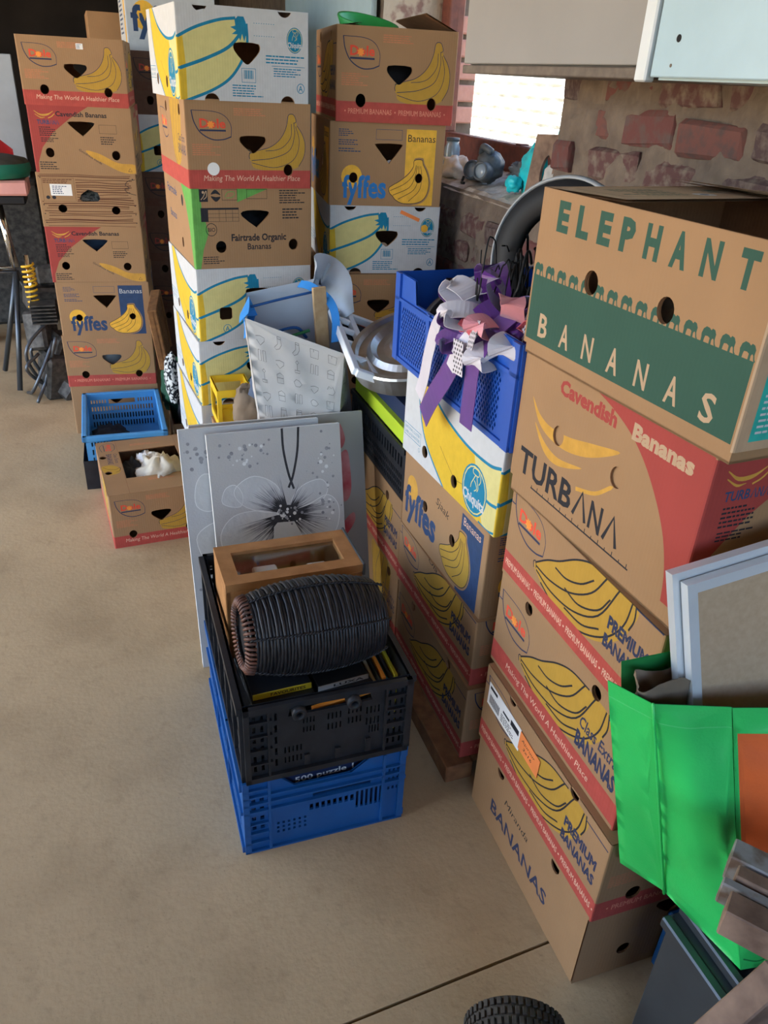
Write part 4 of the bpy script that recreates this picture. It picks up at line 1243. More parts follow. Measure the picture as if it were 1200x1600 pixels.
# ---------------- black crate, lime box, album and frames behind the middle stack
aF = slots(Art(400, 165, 'crate_black', 'crate_black'), 30, 20, 370, 130, 16, 2); aS = slots(Art(500, 165, 'crate_black', 'crate_black'), 20, 12, 480, 80, 34, 3); slots(aS, 20, 90, 480, 140, 20, 1)
crate('plastic_crate', 'black slotted crate under the lime green box beside the middle stack', (.957, 2.075, .517), 0, .40, .50, .165, 'crate_black', aF, aS, 'ncF', 'ncS', ribsS=[(0, .15, .5, .165, .006)], ribsF=[(0, .15, .4, .165, .006)])
t = thing('board_game_box', 'flat lime green box lying on the black crate', 'box', (.952, 2.075, .683))
MB().box((-.19, -.235, 0), (.19, .235, .045), 'lime', bev=.002).build('lid', t)
MB().box((-.185, -.23, -.0005), (.185, .23, .012), 'navy_box').build('tray', t)
t = thing('photo_album', 'dark photo album with red edges on the lime green box', 'book', (.93, 2.02, .729))
MB().box((-.15, -.16, 0), (.15, .16, .006), 'navy_box', bev=.001).build('cover', t); MB().box((-.15, -.16, .044), (.15, .16, .05), 'navy_box', bev=.001).build('cover', t)
MB().box((-.146, -.155, .006), (.146, .155, .044), 'paper_white').build('pages', t); MB().box((-.151, -.161, -.0002), (-.147, .161, .0502), 'navy_box').build('spine', t)
o = MB().box((-.12, -.11, 0), (.12, .11, .03), 'black_cloth', bev=.003).build('book', loc=(.95, 2.10, .7795)); tag(o, 'black book under the white slatted frame', 'book')
# white slatted frames
def bar(p, q, w_, h_, m, nm, par, up=(0, 0, 1)):
    p, q = Vector(p), Vector(q); d = (q - p); L_ = d.length; x = d.normalized(); y = Vector(up).cross(x).normalized(); z = x.cross(y)
    M = Matrix(((x.x, y.x, z.x, p.x), (x.y, y.y, z.y, p.y), (x.z, y.z, z.z, p.z), (0, 0, 0, 1)))
    return MB().box((0, -w_ / 2, -h_ / 2), (L_, w_ / 2, h_ / 2), m, M, bev=.002).build(nm, par)
P0 = Vector((.647, 1.96, .872)); e1 = Vector((.05, .40, .05)).normalized(); e2 = Vector((.19, 0, -.07)); e2 = (e2 - e1 * e2.dot(e1)).normalized(); e3 = e1.cross(e2).normalized()
if e3.z < 0: e3 = -e3
t = thing('slatted_frame', 'white painted slatted frame tilted between the patterned bag and blue crate', 'frame', tuple(P0))
for a_, b_ in (((0, 0), (.44, 0)), ((0, .27), (.44, .27)), ((0, 0), (0, .27)), ((.44, 0), (.44, .27)), ((.0, .06), (.44, .06))):
    bar(e1 * a_[0] + e2 * a_[1], e1 * b_[0] + e2 * b_[1], .020, .022, 'white_paint', 'rail', t, e3)
for s_ in (.10, .20, .30, .38): bar(e1 * s_ + e2 * .01, e1 * s_ + e2 * .06, .016, .016, 'white_paint', 'rung', t, e3)
MB().add([e1 * .01 + e2 * .01 - e3 * .012, e1 * .43 + e2 * .01 - e3 * .012, e1 * .43 + e2 * .26 - e3 * .012, e1 * .01 + e2 * .26 - e3 * .012, e1 * .01 + e2 * .01 - e3 * .017, e1 * .43 + e2 * .01 - e3 * .017, e1 * .43 + e2 * .26 - e3 * .017, e1 * .01 + e2 * .26 - e3 * .017], [(0, 1, 2, 3), (7, 6, 5, 4), (0, 4, 5, 1), (1, 5, 6, 2), (2, 6, 7, 3), (3, 7, 4, 0)], 'black_cloth').build('backing', t)
Mt = Matrix.Translation((.85, 2.04, .905)) @ Vector((-.30, -.16, .92)).normalized().to_track_quat('Z', 'X').to_matrix().to_4x4()
mb = MB().lathe([(0, .010), (.05, .012), (.07, .020), (.09, .012), (.11, .010), (.125, .026), (.14, .012), (.165, .010), (.172, .022), (.186, .022), (.19, .016), (.188, -.034), (.17, -.04), (0, -.04)], 'steel', 56, Mt)
o = mb.build('metal_tray', None, False); tag(o, 'round ridged metal tray propped on the white frame beside the blue crate', 'tray')

# ---------------- patterned white shopping bag
def patch(c00, c10, c11, c01, amp=.012, seed=0, dirn=(0, -1, 0), sc=7, bulge=0.0):
    A = [np.array(c, float) for c in (c00, c10, c11, c01)]; D = np.array(dirn, float)
    def fn(P, W, H):
        u = P[:, 0:1] / W; v = P[:, 1:2] / H
        Q = A[0] * (1 - u) * (1 - v) + A[1] * u * (1 - v) + A[2] * u * v + A[3] * (1 - u) * v
        e = np.clip(np.minimum(np.minimum(u, 1 - u), np.minimum(v, 1 - v)) * 9, 0, 1)
        k = np.array([[amp * (fbm((a + seed, b, 2), sc, 3) + .5 * abs(noise.noise(Vector((a * sc * 1.5, b * sc * 3 + seed, 1)))))] for a, b in zip(P[:, 0], P[:, 1])]) * (.25 + .75 * e) + bulge * np.sin(np.pi * u) * np.sin(np.pi * np.clip(v, 0, 1) * .9)
        return Q + D * k + D * P[:, 2:3]
    return fn
def icon(a, k, x, y, s):
    q = lambda pts: [(x + px * s, y + py * s) for px, py in pts]
    I = [[[(0, 8), (10, 10), (20, 8), (19, 2), (9, -6), (1, 2)]],
         [[(3, 20), (16, 20), (18, -4), (12, -4), (10, 10), (6, -5), (0, -4), (3, 20)], [(3, 16), (16, 16)]],
         [[(0, 10), (4, 18), (10, 14), (14, 18), (20, 8), (16, 0), (4, 0)]],
         [[(10, 20), (14, 16), (10, 12), (6, 16), (10, 20)], [(10, 12), (10, 0)], [(4, 0), (16, 0), (16, -5), (4, -5), (4, 0)]],
         [[(8, 20), (16, 20), (17, 6), (12, -2), (4, -6), (0, -2), (8, 6), (8, 20)], [(8, 16), (16, 16)]],
         [[(0, 16), (8, 20), (16, 16), (16, 0), (0, 0), (0, 16)], [(0, 10), (16, 10)]],
         [[(2, 20), (8, 20), (7, 0), (0, 0), (2, 20)], [(13, 20), (19, 20), (19, 0), (12, 0), (13, 20)]],
         [[(0, 10), (6, 16), (14, 14), (20, 8), (14, 2), (4, 2), (0, 10)]],
         [[(0, 18), (20, 18), (19, 0), (1, 0), (0, 18)], [(8, 18), (8, 12)]]][k]
    for p in I: a.stroke('bag_line', q(p), 1.3 * s / 1.2, False)
bagart = Art(260, 300, 'bag_white', 'bag_inner')
for i in range(5):
    for j in range(7): icon(bagart, (i * 2 + j * 3 + (i * j) % 4) % 9, 22 + i * 49, 22 + j * 40, 1.15)
gart = Art(180, 300, 'bag_white', 'bag_inner')
for i in range(3):
    for j in range(5): icon(gart, (i + j * 2) % 9, 16 + i * 52, 22 + j * 40, 1.15)
bt = thing('shopping_bag', 'white shopping bag printed with clothing outlines and blue handles', 'bag', (.58, 2.33, .51))
def bagpanel(nm, art, key, W, H, fn):
    mb = MB(); sheet(mb, art, W, H, lambda P: fn(P, W, H) - np.array([.58, 2.33, .51]), key, .0012, None, .02); return mb.build(nm, bt, True)
bFL, bFR, bBR, bBL = (.435, 2.20, .515), (.655, 2.16, .515), (.79, 2.40, .515), (.47, 2.53, .515)
rFL, rFR, rBR, rBL = (.392, 2.22, .963), (.662, 2.12, .872), (.742, 2.44, .93), (.449, 2.50, .965)
bagpanel('front_panel', bagart, 'bagF', .26, .41, patch(bFL, bFR, rFR, rFL, .012, 1, (-.2, -.95, 0), 8))
bagpanel('side_panel', gart, 'bagR', .24, .38, patch(bFR, bBR, rBR, rFR, .016, 5, (.8, -.5, 0), 8))
bagpanel('back_panel', gart, 'bagB', .26, .41, patch(bBR, bBL, rBL, (.717, 2.5, 1.01), .010, 9, (0, 1, 0), 6))
bagpanel('side_panel', gart, 'bagL', .18, .41, patch(bBL, bFL, rFL, rBL, .012, 3, (-1, 0, 0), 7))
mb = MB(); ribbon(mb, [(-.19, -.10, .45), (-.175, -.05, .475), (-.165, .0, .46), (-.15, .03, .42), (-.165, -.03, .38)], .05, 'handle_blue', wdir=(.5, .2, .8)); mb.build('handle', bt)
mb = MB(); ribbon(mb, [(.03, .12, .49), (.05, .06, .495), (.09, .0, .47), (.098, -.06, .43), (.08, -.12, .37)], .026, 'handle_blue', wdir=(.6, .2, .7)); mb.build('handle', bt)
MB().tube(spline([(-.15, .0, .455), (-.05, .02, .47), (.05, .04, .482)], 5), .004, 'cord_blue', 6).build('cord', bt, True)
mb = MB(); ribbon(mb, [(.075, .12, .49), (.10, .165, .52), (.135, .17, .515), (.16, .10, .48), (.15, .02, .40)], .10, 'bag_inner', wdir=(.3, .3, .9)); mb.build('folded_flap', bt, True)
o = MB().box((-.022, -.006, -.30), (.022, .006, .13), 'raw_wood', bev=.002).build('wooden_stick', loc=(.648, 2.32, .888), rot=(R(-4), R(-3), R(8))); tag(o, 'pale wooden slat standing inside the patterned white bag', 'slat')
t = thing('cord', 'blue and green cords curving inside the patterned white bag', 'cord', (.52, 2.36, .84))
MB().tube(spline([(-.08, .02, -.02), (-.02, .0, .03), (.06, .02, .04), (.10, .04, .0)], 6), .005, 'cord_blue', 6).build('blue_cord', t, True)
MB().tube(spline([(-.05, -.01, -.02), (.02, .0, .012), (.10, .0, .035)], 6), .005, 'cord_green', 6).build('green_cord', t, True)
lump('clothes', (.55, 2.35, .68), (.12, .12, .13), 'denim', 8, .25, label='dark cloth bundle deep inside the patterned white bag', cat='clothes')
# yellow crate and brown paper
a = Art(120, 110, 'yellow_plastic', 'yellow_plastic'); a.hole([(14, 20), (106, 20), (106, 90), (14, 90)])
b = Art(160, 110, 'yellow_plastic', 'yellow_plastic'); b.hole([(16, 20), (144, 20), (144, 84), (16, 84)])
t = crate('small_crate', 'small yellow crate edge between the canvases and white cartons', (.395, 2.565, .511), 0, .12, .16, .135, 'yellow_plastic', a, b, 'ycF', 'ycS')
lump('crumpled_paper', (.43, 2.44, .58), (.055, .05, .095), 'paper_brown', 12, .3, 1.8, label='crumpled brown paper beside the yellow crate', cat='paper', flat=.72)
# ---------------- leaning canvases
mat('canvas_grey', 'b4b2ae', rough=.8, var=.06, scale=5, bump=.15, bscale=200)
mat('canvas_blue', 'b4b4b3', rough=.8, var=.06, scale=4, bump=.15, bscale=200)
mat('canvas_dim', '9d9890', rough=.85, var=.08, scale=4)
mat('petal', 'bdbdba', rough=.75, var=.06, scale=10, bump=.3, bscale=60)
mat('petal_edge', 'd8d8d4', rough=.6); mat('smoke_dark', '37363a', rough=.75, col2='1f1f22', scale=60)
mat('smoke_mid', '77767a', rough=.75, col2='9a999a', scale=50); mat('paint_red', 'b03a40', rough=.7, col2='c98a86', scale=14); mat('canvas_edge', 'dcdcd8', rough=.8)
def brush(a, m, cx, cy, ang, r0, r1, n, spread, w, rd):
    for i in range(n):
        t_ = ang + rd.uniform(-spread, spread); k = rd.uniform(.55, 1)
        x0, y0 = cx + math.cos(t_) * r0, cy + math.sin(t_) * r0; x1, y1 = cx + math.cos(t_) * r1 * k, cy + math.sin(t_) * r1 * k
        nx, ny = -math.sin(t_) * w, math.cos(t_) * w
        a.poly(m, [(x0 - nx, y0 - ny), (x1, y1), (x0 + nx, y0 + ny)])
def flower(seed, base):
    rd = random.Random(seed); a = Art(400, 720, base, 'canvas_edge'); cx, cy = 222, 468
    petals = [[(215, 500), (190, 560), (130, 590), (80, 570), (66, 540), (100, 500), (170, 478)], [(235, 500), (270, 545), (330, 560), (352, 530), (330, 496), (270, 478)],
              [(240, 462), (300, 492), (352, 510), (384, 470), (372, 400), (320, 370), (262, 390)], [(205, 462), (140, 486), (60, 480), (16, 430), (30, 372), (110, 356), (176, 400)], [(215, 450), (180, 400), (170, 340), (220, 300), (280, 330), (262, 400)],
              [(30, 520), (40, 560), (70, 570), (90, 540), (80, 505)]]
    for p in petals:
        a.poly('petal', p, True)
    for p in petals: a.stroke('petal_edge', p, 2.2, True, 4, True)
    for an, r1, n, sp in ((2.3, 120, 70, .6), (3.75, 165, 80, .5), (-.1, 140, 60, .35), (-.9, 130, 36, .5), (.75, 95, 30, .4), (-1.7, 80, 16, .4)):
        brush(a, 'smoke_mid', cx, cy, an, 12, r1 * 1.1, n, sp, 2.2, rd)
        brush(a, 'smoke_dark', cx, cy, an, 8, r1 * .62, n, sp, 3.6, rd)
    a.poly('petal', [(176, 432), (188, 444), (240, 442), (262, 398), (236, 386), (214, 376), (204, 388), (172, 394)]); a.stroke('petal_edge', [(172, 394), (204, 388), (214, 376), (236, 386), (262, 398)], 2.2, False)
    a.circ('smoke_dark', cx, cy, 34, 26, 16)
    for i in range(34):
        t_ = rd.uniform(0, 6.28); r_ = rd.uniform(5, 52); a.circ('petal_edge' if i % 2 else 'smoke_mid', cx + math.cos(t_) * r_, cy + math.sin(t_) * r_ * .75, rd.uniform(2, 5.5), n=8)
    for p in ([(222, 722), (222, 660), (232, 590), (246, 540)], [(272, 722), (264, 650), (246, 580), (230, 545)], [(302, 395), (300, 340), (304, 300)]): a.stroke('smoke_dark', p, 7)
    for i in range(70):
        x, y = (rd.gauss(100, 45), rd.gauss(655, 22)) if i < 30 else (rd.gauss(345, 22), rd.gauss(600, 60)) if i < 56 else (rd.uniform(330, 395), rd.uniform(430, 520))
        a.circ('smoke_mid' if i % 3 else 'petal_edge', x, y, rd.uniform(1.5, 6), n=8)
    return a
def canvas(label, art, key, x0, x1, yb, yt, zt, zb=0.0, th=.02):
    L_ = math.hypot(yt - yb, zt - zb); t = thing('canvas', label, 'painting', ((x0 + x1) / 2, yb, zb)); w = x1 - x0
    V = ((0), (yt - yb) / L_, (zt - zb) / L_); N = (0, -V[2], V[1])
    mb = MB(); sheet(mb, art, w, L_, plane_map((-w / 2, 0, 0), (1, 0, 0), V, N), key, 0); mb.build('painted_face', t)
    M = Matrix(((1, 0, 0, 0), (0, V[1], N[1], 0), (0, V[2], N[2], 0), (0, 0, 0, 1)))
    MB().box((-w / 2, 0, -th), (w / 2, L_, -.0008), 'canvas_edge', M).build('stretched_edge', t)
    return t
canvas('grey canvas with a large white flower and dark centre, frontmost of the leaning canvases', flower(3, 'canvas_grey'), 'flow1', .234, .62, 1.838, 2.018, .698)
a = Art(400, 720, 'canvas_blue', 'canvas_edge'); rd = random.Random(8)
for p in ([(30, 500), (34, 560), (60, 590), (100, 570), (110, 520), (70, 480)], [(20, 400), (60, 440), (130, 450), (160, 400), (120, 330), (50, 320)], [(200, 420), (260, 500), (360, 500), (380, 380), (300, 330)]): a.poly('petal', p, True); a.stroke('petal_edge', p, 2.2, True, 4, True)
for i in range(40): a.circ('smoke_mid', rd.choice([rd.gauss(60, 30), rd.gauss(40, 18)]), rd.choice([660, 640, 240, 110, 70]) + rd.gauss(0, 20), rd.uniform(1.5, 7), n=8)
canvas('bluish white canvas with faint petals and grey dots, behind and left of the flower canvas', a, 'flow2', .163, .566, 1.877, 2.06, .702)
a = Art(520, 720, 'canvas_dim', 'canvas_edge')
a.poly('paint_red', [(430, 560), (452, 600), (470, 590), (474, 480), (456, 440), (436, 460)], True); a.poly('paint_red', [(420, 330), (450, 380), (478, 400), (480, 370), (450, 330)], True); a.poly('paint_red', [(430, 660), (446, 690), (462, 640), (446, 610)], True)
a.stroke('petal_edge', [(200, 690), (240, 705), (280, 695), (300, 680)], 3)
canvas('dim grey canvas with red brush marks, hindmost of the leaning canvases', a, 'flow3', .198, .72, 1.932, 2.112, .69)

# ---------------- blue and black crates in the foreground
def crate_front(m, W, H):
    a = Art(W, H, m, m)
    return a
aF = Art(382, 231, 'crate_blue2', 'crate_blue2')
aF.hole([(66, 240), (118, 186), (250, 186), (320, 240)])
slots(aF, 262, 62, 332, 120, 6, 1, .55, .95); slots(aF, 150, 86, 262, 118, 8, 1, .6, .6); slots(aF, 72, 38, 148, 80, 6, 3, .45, .55); slots(aF, 340, 90, 372, 180, 3, 3, .5, .35); slots(aF, 14, 60, 52, 180, 2, 4, .5, .4)
aF.hole([(160, 136), (300, 136), (300, 150), (160, 150)])
aS = Art(600, 231, 'crate_blue2', 'crate_blue2'); slots(aS, 40, 30, 560, 120, 30, 2, .5, .7); slots(aS, 60, 140, 540, 200, 24, 1, .5, .7)
rF = [(.0, .0, .014, .231, .008), (.056, 0, .062, .231, .008), (.368, .0, .382, .231, .008), (.326, 0, .332, .225, .008)] + [(.0, z, .382, z + .005, .008) for z in (.0, .13, .155, .178)] + [(0, z, .06, z + .004, .008) for z in (.03, .06, .09, .2)]
rS = [(0, .2, .6, .231, .006), (0, .125, .6, .135, .006), (0, 0, .6, .02, .006), (.2, 0, .206, .231, .006), (.4, 0, .406, .231, .006)]
crate('plastic_crate', 'dusty blue slotted crate on the floor under the black crate', (.360, 1.500, 0), -1.0, .382, .60, .231, 'crate_blue2', aF, aS, 'fbF', 'fbS', ribsF=rF, ribsS=rS)
t = thing('puzzle_box', 'dark blue puzzle box inside the lower blue crate', 'box', (.36, 1.42, .03)); pz = Art(330, 196, 'navy_box', 'navy_box'); pz.text('petal_edge', '500 puzzle 1', 92, 143, 16, 140, 0.02, rot=.03)
MB().box((-.165, -.2, 0), (.165, .2, .196), 'navy_box').build('box_body', t); mb = MB(); sheet(mb, pz, .33, .196, plane_map((-.165, -.2006, 0), (1, 0, 0), (0, 0, 1), (0, -1, 0)), 'pz', 0); mb.build('printed_front', t)
aF = Art(372, 214, 'crate_black', 'crate_black')
aF.hole([(96, 168), (102, 196), (276, 196), (284, 168)])
for (x0, y0, x1, y1, nx, ny) in ((126, 108, 156, 160, 4, 2), (180, 100, 216, 160, 4, 2), (226, 106, 262, 164, 4, 2), (268, 90, 304, 156, 4, 2), (84, 28, 128, 86, 5, 2), (276, 64, 304, 100, 4, 1), (62, 24, 76, 190, 1, 5), (318, 20, 360, 190, 3, 6), (14, 20, 48, 190, 2, 6)): slots(aF, x0, y0, x1, y1, nx, ny, .4, .6)
aS = Art(600, 214, 'crate_black', 'crate_black'); slots(aS, 40, 20, 560, 190, 26, 4, .5, .6)
rF = [(.0, .0, .012, .214, .010), (.05, 0, .055, .2, .008), (.36, .0, .372, .214, .010), (.312, 0, .317, .2, .008), (0, .198, .372, .214, .010), (0, 0, .372, .014, .010)] + [(0, z, .06, z + .004, .008) for z in (.05, .09, .13, .17)] + [(.312, z, .372, z + .004, .008) for z in (.05, .09, .13, .17)] + [(.13, .02, .142, .05, .006), (.2, .02, .212, .05, .006), (.27, .02, .282, .06, .006)]
rS = [(0, .196, .6, .214, .012), (0, 0, .6, .014, .008)] + [(u, 0, u + .006, .2, .008) for u in (.0, .1, .2, .3, .4, .5, .594)]
bk = crate('plastic_crate', 'scuffed black crate of books holding the dark wicker basket', (.362, 1.498, .2315), -.6, .372, .60, .214, 'crate_black', aF, aS, 'fkF', 'fkS', ribsF=rF, ribsS=rS, th=.007)
for sx in (-.07, .05): MB().lathe([(.008, -.012), (.016, -.012), (.016, .012), (.008, .012)], 'crate_black', 16, T(sx + .0, -.312, .188, R(90), 0, 0), True).build('hook', bk, True)
# books and cases in the black crate
def book(label, c, s, m, rz=0, text=None, tm='ink_black', rot=None, pages=True, grp='cases and books in the black crate'):
    t = thing('book', label, 'book', c, R(rz), grp, rot=rot)
    w, d, h = s
    mb = MB(); mb.box((-w / 2, -d / 2 + (.002 if pages else 0), 0), (w / 2, d / 2, h), 'case_dark' if pages else m, bev=.0015)
    mb.build('cover', t)
    if pages: MB().box((-w / 2, -d / 2, 0), (w / 2, -d / 2 + .0019, h), m).build('spine', t)
    if pages: MB().box((-w / 2 + .004, d / 2 - .002, .003), (w / 2 - .004, d / 2 + .0006, h - .003), 'paper_white').build('pages', t)
    if text:
        A = Art(w * 1000, h * 1000, m, m); A.text(tm, text, w * 1000 * .3, h * 1000 * .22, h * 1000 * .55, w * 1000 * .6, .02)
        mb = MB(); sheet(mb, A, w, h, plane_map((-w / 2, -d / 2 - .0006, 0), (1, 0, 0), (0, 0, 1), (0, -1, 0)), text, 0); mb.build('spine_lettering', t)
    return t
mat('case_yellow', 'd6c93a', rough=.4); mat('case_grey', '9a9c9c', rough=.5); mat('case_dark', '23262a', rough=.35); mat('case_olive', '7d8248', rough=.5); mat('case_teal', '2f6f7a', rough=.4); mat('case_orange', 'e08a2c', rough=.5); mat('case_cream', 'c9c0a4', rough=.6)
book('black case at the bottom of the left pile in the black crate', (.270, 1.345, .243), (.135, .19, .135), 'case_dark', 2)
book('pale grey spined book under the yellow one in the black crate', (.268, 1.335, .379), (.14, .19, .016), 'case_grey', 3, None)
book('dark book between the grey and yellow spines in the black crate', (.268, 1.337, .3955), (.138, .185, .012), 'case_dark', 1)
book('bright yellow spined case on top of the left pile in the black crate', (.268, 1.35, .408), (.13, .18, .014), 'case_yellow', 2, 'FAVOURITES')
book('black case at the bottom of the middle pile in the black crate', (.405, 1.36, .243), (.125, .19, .13), 'case_dark', 2)
book('olive book with pale letters in the middle pile of the black crate', (.405, 1.335, .3735), (.125, .19, .012), 'case_olive', 5, 'KS', 'paper_white')
book('dark case reading CONFESSION in the black crate', (.407, 1.345, .386), (.125, .19, .013), 'case_dark', 5, 'CONFESSION', 'petal_edge')
book('grey spined case on top of the middle pile in the black crate', (.402, 1.35, .3995), (.12, .18, .012), 'case_grey', 5, 'LUXA')
for i, (m_, lab) in enumerate((('case_cream', 'cream'), ('case_dark', 'black'), ('case_orange', 'orange'), ('case_teal', 'teal'), ('case_dark', 'dark'), ('case_yellow', 'thin yellow'))):
    book(lab + ' case, %s of six standing at the right of the black crate' % ('first', 'second', 'third', 'fourth', 'fifth', 'sixth')[i], (.483 + i * .0095, 1.32 + (i % 3) * .004, .243), (.0085, .16, .150 + (i % 3) * .008), m_, 0, pages=False)
o = MB().box((-.075, -.006, -.006), (.075, .006, .006), 'case_orange', bev=.002).build('orange_book', loc=(.40, 1.222, .395), rot=(0, R(-6), R(3))); tag(o, 'thin orange book behind the handle gap of the black crate', 'book')
# wooden box with a glass lid
t = thing('glass_topped_box', 'wooden box with a glass lid standing in the black crate', 'box', (.358, 1.575, .245), R(.5))
w, d, h = .332, .172, .31
for nm, lo, hi in (('side', (-w / 2, -d / 2, 0), (w / 2, -d / 2 + .012, h - .02)), ('side', (-w / 2, d / 2 - .012, 0), (w / 2, d / 2, h - .02)), ('side', (-w / 2, -d / 2, 0), (-w / 2 + .012, d / 2, h - .02)), ('side', (w / 2 - .012, -d / 2, 0), (w / 2, d / 2, h - .02)), ('bottom', (-w / 2, -d / 2, 0), (w / 2, d / 2, .01))): MB().box(lo, hi, 'box_wood', bev=.0015).build(nm, t)
f_ = .036
for P in ([(-w / 2, -d / 2), (w / 2, -d / 2), (w / 2 - f_, -d / 2 + f_), (-w / 2 + f_, -d / 2 + f_)], [(w / 2, -d / 2), (w / 2, d / 2), (w / 2 - f_, d / 2 - f_), (w / 2 - f_, -d / 2 + f_)], [(w / 2, d / 2), (-w / 2, d / 2), (-w / 2 + f_, d / 2 - f_), (w / 2 - f_, d / 2 - f_)], [(-w / 2, d / 2), (-w / 2, -d / 2), (-w / 2 + f_, -d / 2 + f_), (-w / 2 + f_, d / 2 - f_)]):
    MB().prism(P, h - .0195, h, 'box_wood').build('lid_frame', t)
MB().box((-w / 2 + f_, -d / 2 + f_, h - .012), (w / 2 - f_, d / 2 - f_, h - .009), 'glass').build('glass_pane', t)
MB().box((w / 2, -d / 2 - .004, h - .03), (w / 2 + .006, d / 2 + .004, h + .004), 'dark_steel', bev=.001).build('hinge_strip', t)
for i, (x, y, s_, m_) in enumerate(((-.055, -.005, (.06, .05, .10), 'paper_white'), (.012, -.01, (.05, .045, .085), 'petal'), (.075, -.005, (.05, .045, .09), 'paper_white'), (-.115, .005, (.035, .06, .06), 'rose_cloth'))):
    o = MB().box((-s_[0] / 2, -s_[1] / 2, 0), (s_[0] / 2, s_[1] / 2, s_[2]), m_, bev=.004).build('packet', loc=(.358 + x, 1.575 + y, .2555)); tag(o, ('white packet at the left', 'grey packet in the middle', 'white packet at the right', 'red packet in the corner')[i] + ' under the glass lid of the wooden box', 'packet', 'packets in the glass-topped box')
for o in bpy.data.objects:
    if o.name.startswith('packet'): o.location.z = .2555 + .17
o = MB().box((-.14, -.07, 0), (.14, .07, .165), 'case_dark').build('tray_liner', loc=(.358, 1.575, .2565)); tag(o, 'dark liner block inside the glass-topped wooden box', 'liner')
# dark wicker basket lying on its side
t = thing('wicker_basket', 'dark barrel-shaped wicker basket lying on the books in the black crate', 'basket', (.362, 1.350, .512), rot=(R(0), R(2.5), R(2)))
mb = MB(); nh = 46
def rad(s_): return .060 + .046 * math.sin(math.pi * (.06 + .88 * s_)) ** .55
for i in range(nh):
    s_ = i / (nh - 1); x = -.158 + .316 * s_; r_ = rad(s_) - (.02 if s_ > .97 else 0) - (.012 if s_ < .03 else 0)
    pts = [(x + .0008 * math.sin(k * 1.7 + i * 2.1), math.cos(2 * math.pi * k / 26) * r_ * 1.0, math.sin(2 * math.pi * k / 26) * r_ * (.98 + .02 * math.sin(i * 3.3))) for k in range(26)]
    mb.tube(pts, .0037 + .0004 * math.sin(i * 5.1), 'reed_black', 6, closed=True)
o = mb.build('reed_hoops', t, True); o['kind'] = 'stuff'
mb = MB()
for k in range(6):
    a_ = 2 * math.pi * k / 6 + .55; pts = []; pts2 = []
    for i in range(81):
        s_ = i / 80; r_ = rad(s_) + .003; x = -.158 + .316 * s_
        for lst, ph in ((pts, 0), (pts2, math.pi)):
            w_ = math.sin(s_ * 2 * math.pi * 20 + ph); an = a_ + .025 * math.cos(s_ * 2 * math.pi * 20 + ph)
            lst.append((x, math.cos(an) * (r_ + .0025 * w_), math.sin(an) * (r_ + .0025 * w_)))
    mb.tube(pts, .0019, 'reed_black', 4); mb.tube(pts2, .0019, 'reed_black', 4)
o = mb.build('twisted_binding', t, True); o['kind'] = 'stuff'
mb = MB()
mb.lathe([(0, -.152), (.066, -.152), (.066, -.146), (0, -.146)], 'reed_black', 30, T(0, 0, 0, 0, R(90), 0)); mb.lathe([(0, .152), (.066, .150), (.066, .145), (0, .145)], 'black_cloth', 30, T(0, 0, 0, 0, R(90), 0))
mb.lathe([(.066, -.145), (.09, -.11), (.1, -.05), (.102, 0), (.1, .05), (.09, .11), (.066, .145)], 'black_cloth', 30, T(0, 0, 0, 0, R(90), 0)); mb.build('inner_wall', t, True)
mb = MB()
for k in range(46):
    a_ = 2 * math.pi * k / 46; mb.tube([(-.158, math.cos(a_) * .062, math.sin(a_) * .062), (-.166, math.cos(a_) * .072, math.sin(a_) * .072), (-.160, math.cos(a_) * .082, math.sin(a_) * .082), (-.146, math.cos(a_) * .086, math.sin(a_) * .086)], .0035, 'reed_copper', 5)
o = mb.build('wound_rim', t, True); o['kind'] = 'stuff'

# ---------------- left: dark crate, blue basket, clothes in the low carton
aF = Art(350, 140, 'crate_black', 'crate_black'); aS = Art(530, 140, 'crate_black', 'crate_black')
crate('plastic_crate', 'low dark crate under the blue basket behind the low carton', (.035, 3.405, 0), -2, .335, .52, .13, 'crate_black', aF, aS, 'ldF', 'ldS')
aF = Art(350, 175, 'basket_blue', 'basket_blue'); aF.hole([(110, 128), (240, 128), (240, 152), (110, 152)]); slots(aF, 20, 90, 330, 120, 22, 1, .5, .8); slots(aF, 20, 50, 330, 85, 22, 1, .5, .8); slots(aF, 20, 10, 330, 45, 22, 1, .5, .8); slots(aF, 20, 128, 100, 155, 6, 1, .5, .7); slots(aF, 250, 128, 330, 155, 6, 1, .5, .7)
aS = Art(540, 175, 'basket_blue', 'basket_blue'); slots(aS, 20, 90, 520, 130, 34, 1, .5, .8); slots(aS, 20, 50, 520, 85, 34, 1, .5, .8); slots(aS, 20, 10, 520, 45, 34, 1, .5, .8)
bb = crate('plastic_basket', 'sky blue slotted basket in front of the far-left stack', (.042, 3.40, .062), -1, .318, .49, .172, 'basket_blue', aF, aS, 'bbF', 'bbS')
mb = MB()
for lo, hi in (((-.172, -.262, .156), (.172, -.24, .18)), ((-.172, .24, .156), (.172, .262, .18)), ((-.172, -.262, .156), (-.15, .262, .18)), ((.15, -.262, .156), (.172, .262, .18))): mb.box(lo, hi, 'basket_blue', bev=.004)
mb.build('rim', bb)
lump('clothes', (-.02, 3.40, .095), (.085, .20, .035), 'black_cloth', 21, .3, label='dark cloth lying in the sky blue basket', cat='clothes', flat=.5)
lump('clothes', (.15, 2.86, .165), (.095, .15, .085), 'tissue', 31, .4, 2.6, label='cream crumpled garment in the low carton left of the canvases', cat='clothes')
lump('clothes', (.04, 2.93, .12), (.07, .13, .08), 'black_cloth', 33, .35, label='dark garment in the low carton left of the canvases', cat='clothes')
